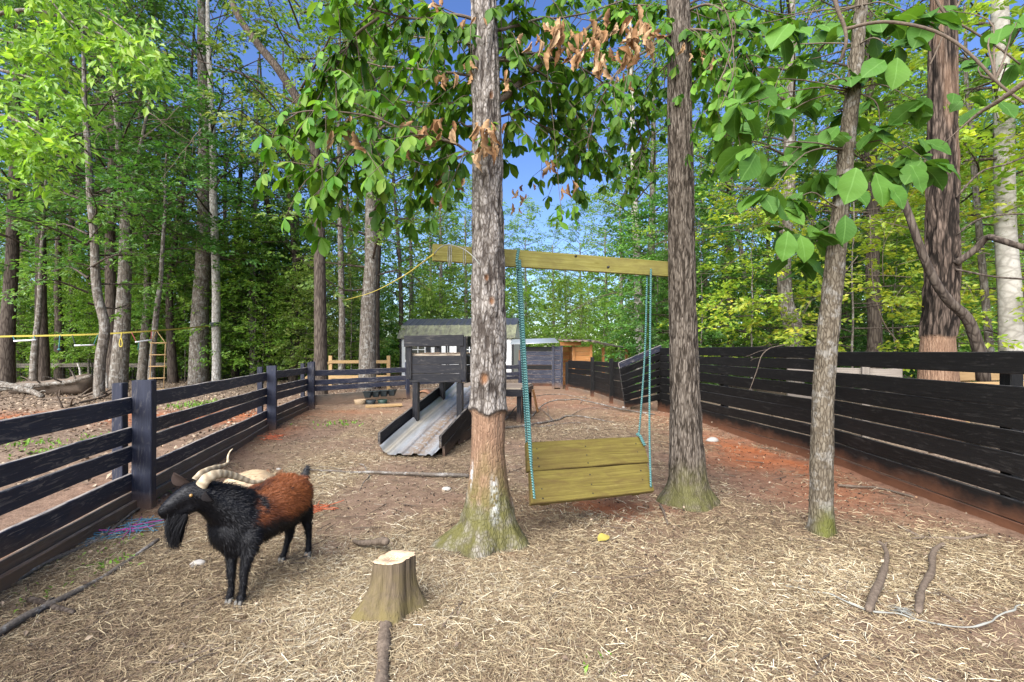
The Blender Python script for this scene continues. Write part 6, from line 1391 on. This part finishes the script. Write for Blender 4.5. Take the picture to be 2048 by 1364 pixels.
# ------------------------------------------------------------------ straw, droppings, litter
rr = np.random.default_rng(21)
def scatter(n, dlo, dhi, keep):
    """even density over the ground inside the view wedge"""
    d = np.sqrt(rr.random(n) * (dhi ** 2 - dlo ** 2) + dlo ** 2); x = d * rr.uniform(-1.2, 1.2, n); k = keep(x, d); return x[k], d[k]
def inpen(x, y): return (left_of_fence(x, y) < -.02) & (x < right_fence_x(y) - .03)
xs, ys, wd, ln = [], [], [], []
for n, a_, b_, w0, l0, lim in ((190000, 1.75, 3.4, .0024, .052, .0), (135000, 3.4, 5.6, .003, .055, .0), (110000, 5.6, 9.5, .004, .06, .1), (30000, 9.5, 14, .006, .07, .1)):
    x, y = scatter(n, a_, b_, lambda x, y: inpen(x, y) & (rr.random(len(x)) < straw_mask(x, y) * (1 + 0 * x)))
    xs.append(x); ys.append(y); wd.append(np.full(len(x), w0)); ln.append(np.full(len(x), l0))
xs, ys, wd, ln = map(np.concatenate, (xs, ys, wd, ln)); n = len(xs); print('straw', n)
L = ln * rr.lognormal(-.15, .55, n).clip(.25, 2.6); wdt = wd * rr.uniform(.5, 1.5, n) * np.where(xs < .4, .8, 1.1); an = rr.uniform(0, np.pi, n) + .5 * fbm(xy3(xs, ys, 1.3, 2), 2)
dv = np.stack([np.cos(an), np.sin(an), rr.normal(0, .16, n)], -1); side = np.stack([-np.sin(an), np.cos(an), rr.normal(0, .5, n)], -1); side /= np.linalg.norm(side, axis=1)[:, None]
zc = gz(xs, ys) + rr.uniform(.002, .022, n) * straw_mask(xs, ys) + .004; c = np.stack([xs, ys, zc], -1); bend = (rr.normal(0, .07, n) * L)[:, None] * side
l = L[:, None] * .5; w_ = side * (wdt * .5)[:, None]
V = np.stack([c - dv * l - w_, c - dv * l + w_, c + bend - w_, c + bend + w_, c + dv * l - w_, c + dv * l + w_], 1).reshape(-1, 3); k = np.arange(n)[:, None] * 6
r = np.clip(rr.beta(1.7, 1.9, n) + .20 * (fbm(xy3(xs, ys, 1.1, 4), 2) - .5) * 2, 0, 1)
o = link('straw', mesh_np('straw', V, [np.concatenate([k + np.array([[0, 1, 3, 2]]), k + np.array([[2, 3, 5, 4]])])], M['straw'], {'rnd': np.repeat(r, 6)})); o['kind'] = 'stuff'; tag(o, 'loose pale straw and hay bedding strewn over the pen floor', 'straw')
x, y = scatter(9000, 1.75, 9, inpen); k = rr.random(len(x)) < .75; x, y = x[k], y[k]; n = len(x); r_ = rr.uniform(.004, .0085, n)
V = (np.stack([x, y, gz(x, y) + .008], -1)[:, None] + ico[None] * r_[:, None, None] * rr.uniform(.7, 1.3, (n, 6, 1))).reshape(-1, 3); f = (np.arange(n)[:, None, None] * 6 + icf[None]).reshape(-1, 3)
o = link('droppings', mesh_np('droppings', V, [f], M['pellet'], None, True)); o['kind'] = 'stuff'; tag(o, 'small dark goat droppings scattered over the pen floor', 'droppings')
def litter(name, label, n, dlo, dhi, keep, s0, mat='litter'):
    x, y = scatter(n, dlo, dhi, keep); n = len(x); U = rr.normal(0, 1, (n, 3)); U[:, 2] *= .2; U /= np.linalg.norm(U, axis=1)[:, None]; N = np.tile([0, 0, 1.], (n, 1)) + rr.normal(0, .35, (n, 3))
    V, tri, r = spray_leaves(np.stack([x, y, gz(x, y) + .018], -1), U, N, .01, 1, s0, .6, rr, .05); o = link(name, mesh_np(name, V, [tri], M[mat], None, False, {'rnd': r})); o['kind'] = 'stuff'; tag(o, label, 'leaf litter')
litter('leaf_litter', 'scattered brown dead leaves and wood chips in the pen', 9000, 1.8, 13, inpen, .03)
litter('leaf_litter', 'dry brown leaves and chips covering the yard beyond the rail fence', 48000, 4.5, 20, lambda x, y: (left_of_fence(x, y) > .1) | ((y > 12.5) & (x < .2)), .075)
litter('leaf_litter', 'dry brown leaves along the outside of the tall black fence', 6000, 3, 16, lambda x, y: x > right_fence_x(y) + .1, .075)
b = MB()
for q in range(420):
    d_ = math.sqrt(rs.uniform(1.9 ** 2, 10 ** 2)); x_ = d_ * rs.uniform(-1.1, 1.0)
    if not bool(inpen(np.array([x_]), np.array([d_]))[0]): continue
    a_ = rs.random() * 6.28; l_ = rs.uniform(.04, .16); p = np.array([[x_ + math.cos(a_) * l_ * t_ , d_ + math.sin(a_) * l_ * t_, 0] for t_ in (-1, -.3, .4, 1)]); p = rough(p, .02, q, 7); p[:, 2] = gz(p[:, 0], p[:, 1]) + .018
    b.add(*tube(p, np.linspace(.0045, .002, 4) * rs.uniform(.6, 1.3), 5))
o = link('twig_litter', b.mesh('twig_litter', M['twig'], True)); o['kind'] = 'stuff'; tag(o, 'short broken twigs scattered over the pen floor', 'twigs')
# green sprouts
b = MB(); rnd = []
for (x, y, n, s) in ((215, 1137, 60, .05), (82, 1198, 30, .05), (224, 1098, 30, .04), (680, 850, 60, .06), (1190, 1345, 8, .05), (115, 905, 90, .08), (420, 808, 160, .12), (380, 815, 90, .1), (60, 890, 60, .08), (185, 880, 50, .07), (90, 1135, 20, .04), (300, 1000, 24, .05), (135, 905, 60, .08)):
    c = Gp(x, y); sp_ = c[1] * .03
    for q in range(n):
        e = c + np.array([rs.gauss(0, sp_), rs.gauss(0, sp_), 0]); t_ = np.array([rs.gauss(0, .5), rs.gauss(0, .5), 1.]); t_ = t_ / np.linalg.norm(t_) * s * rs.uniform(.5, 1.2); w_ = np.array([rs.gauss(0, 1), rs.gauss(0, 1), 0]); w_ = w_ / np.linalg.norm(w_) * .005 * c[1] ** .5
        e[2] = gz1(e[0], e[1]); b.add([e - w_ * .5, e + w_ * .5, e + t_ * .6 + w_, e + t_ * .6 - w_, e + t_ + t_ * [.5, .5, -.2]], [np.array([[0, 1, 2, 3]]), np.array([[3, 2, 4]])], rs.random())
o = link('grass_sprouts', b.mesh('grass_sprouts', M['grass'], False, 'rnd')); o['kind'] = 'stuff'; tag(o, 'sparse green grass sprouts on the bare ground', 'grass')
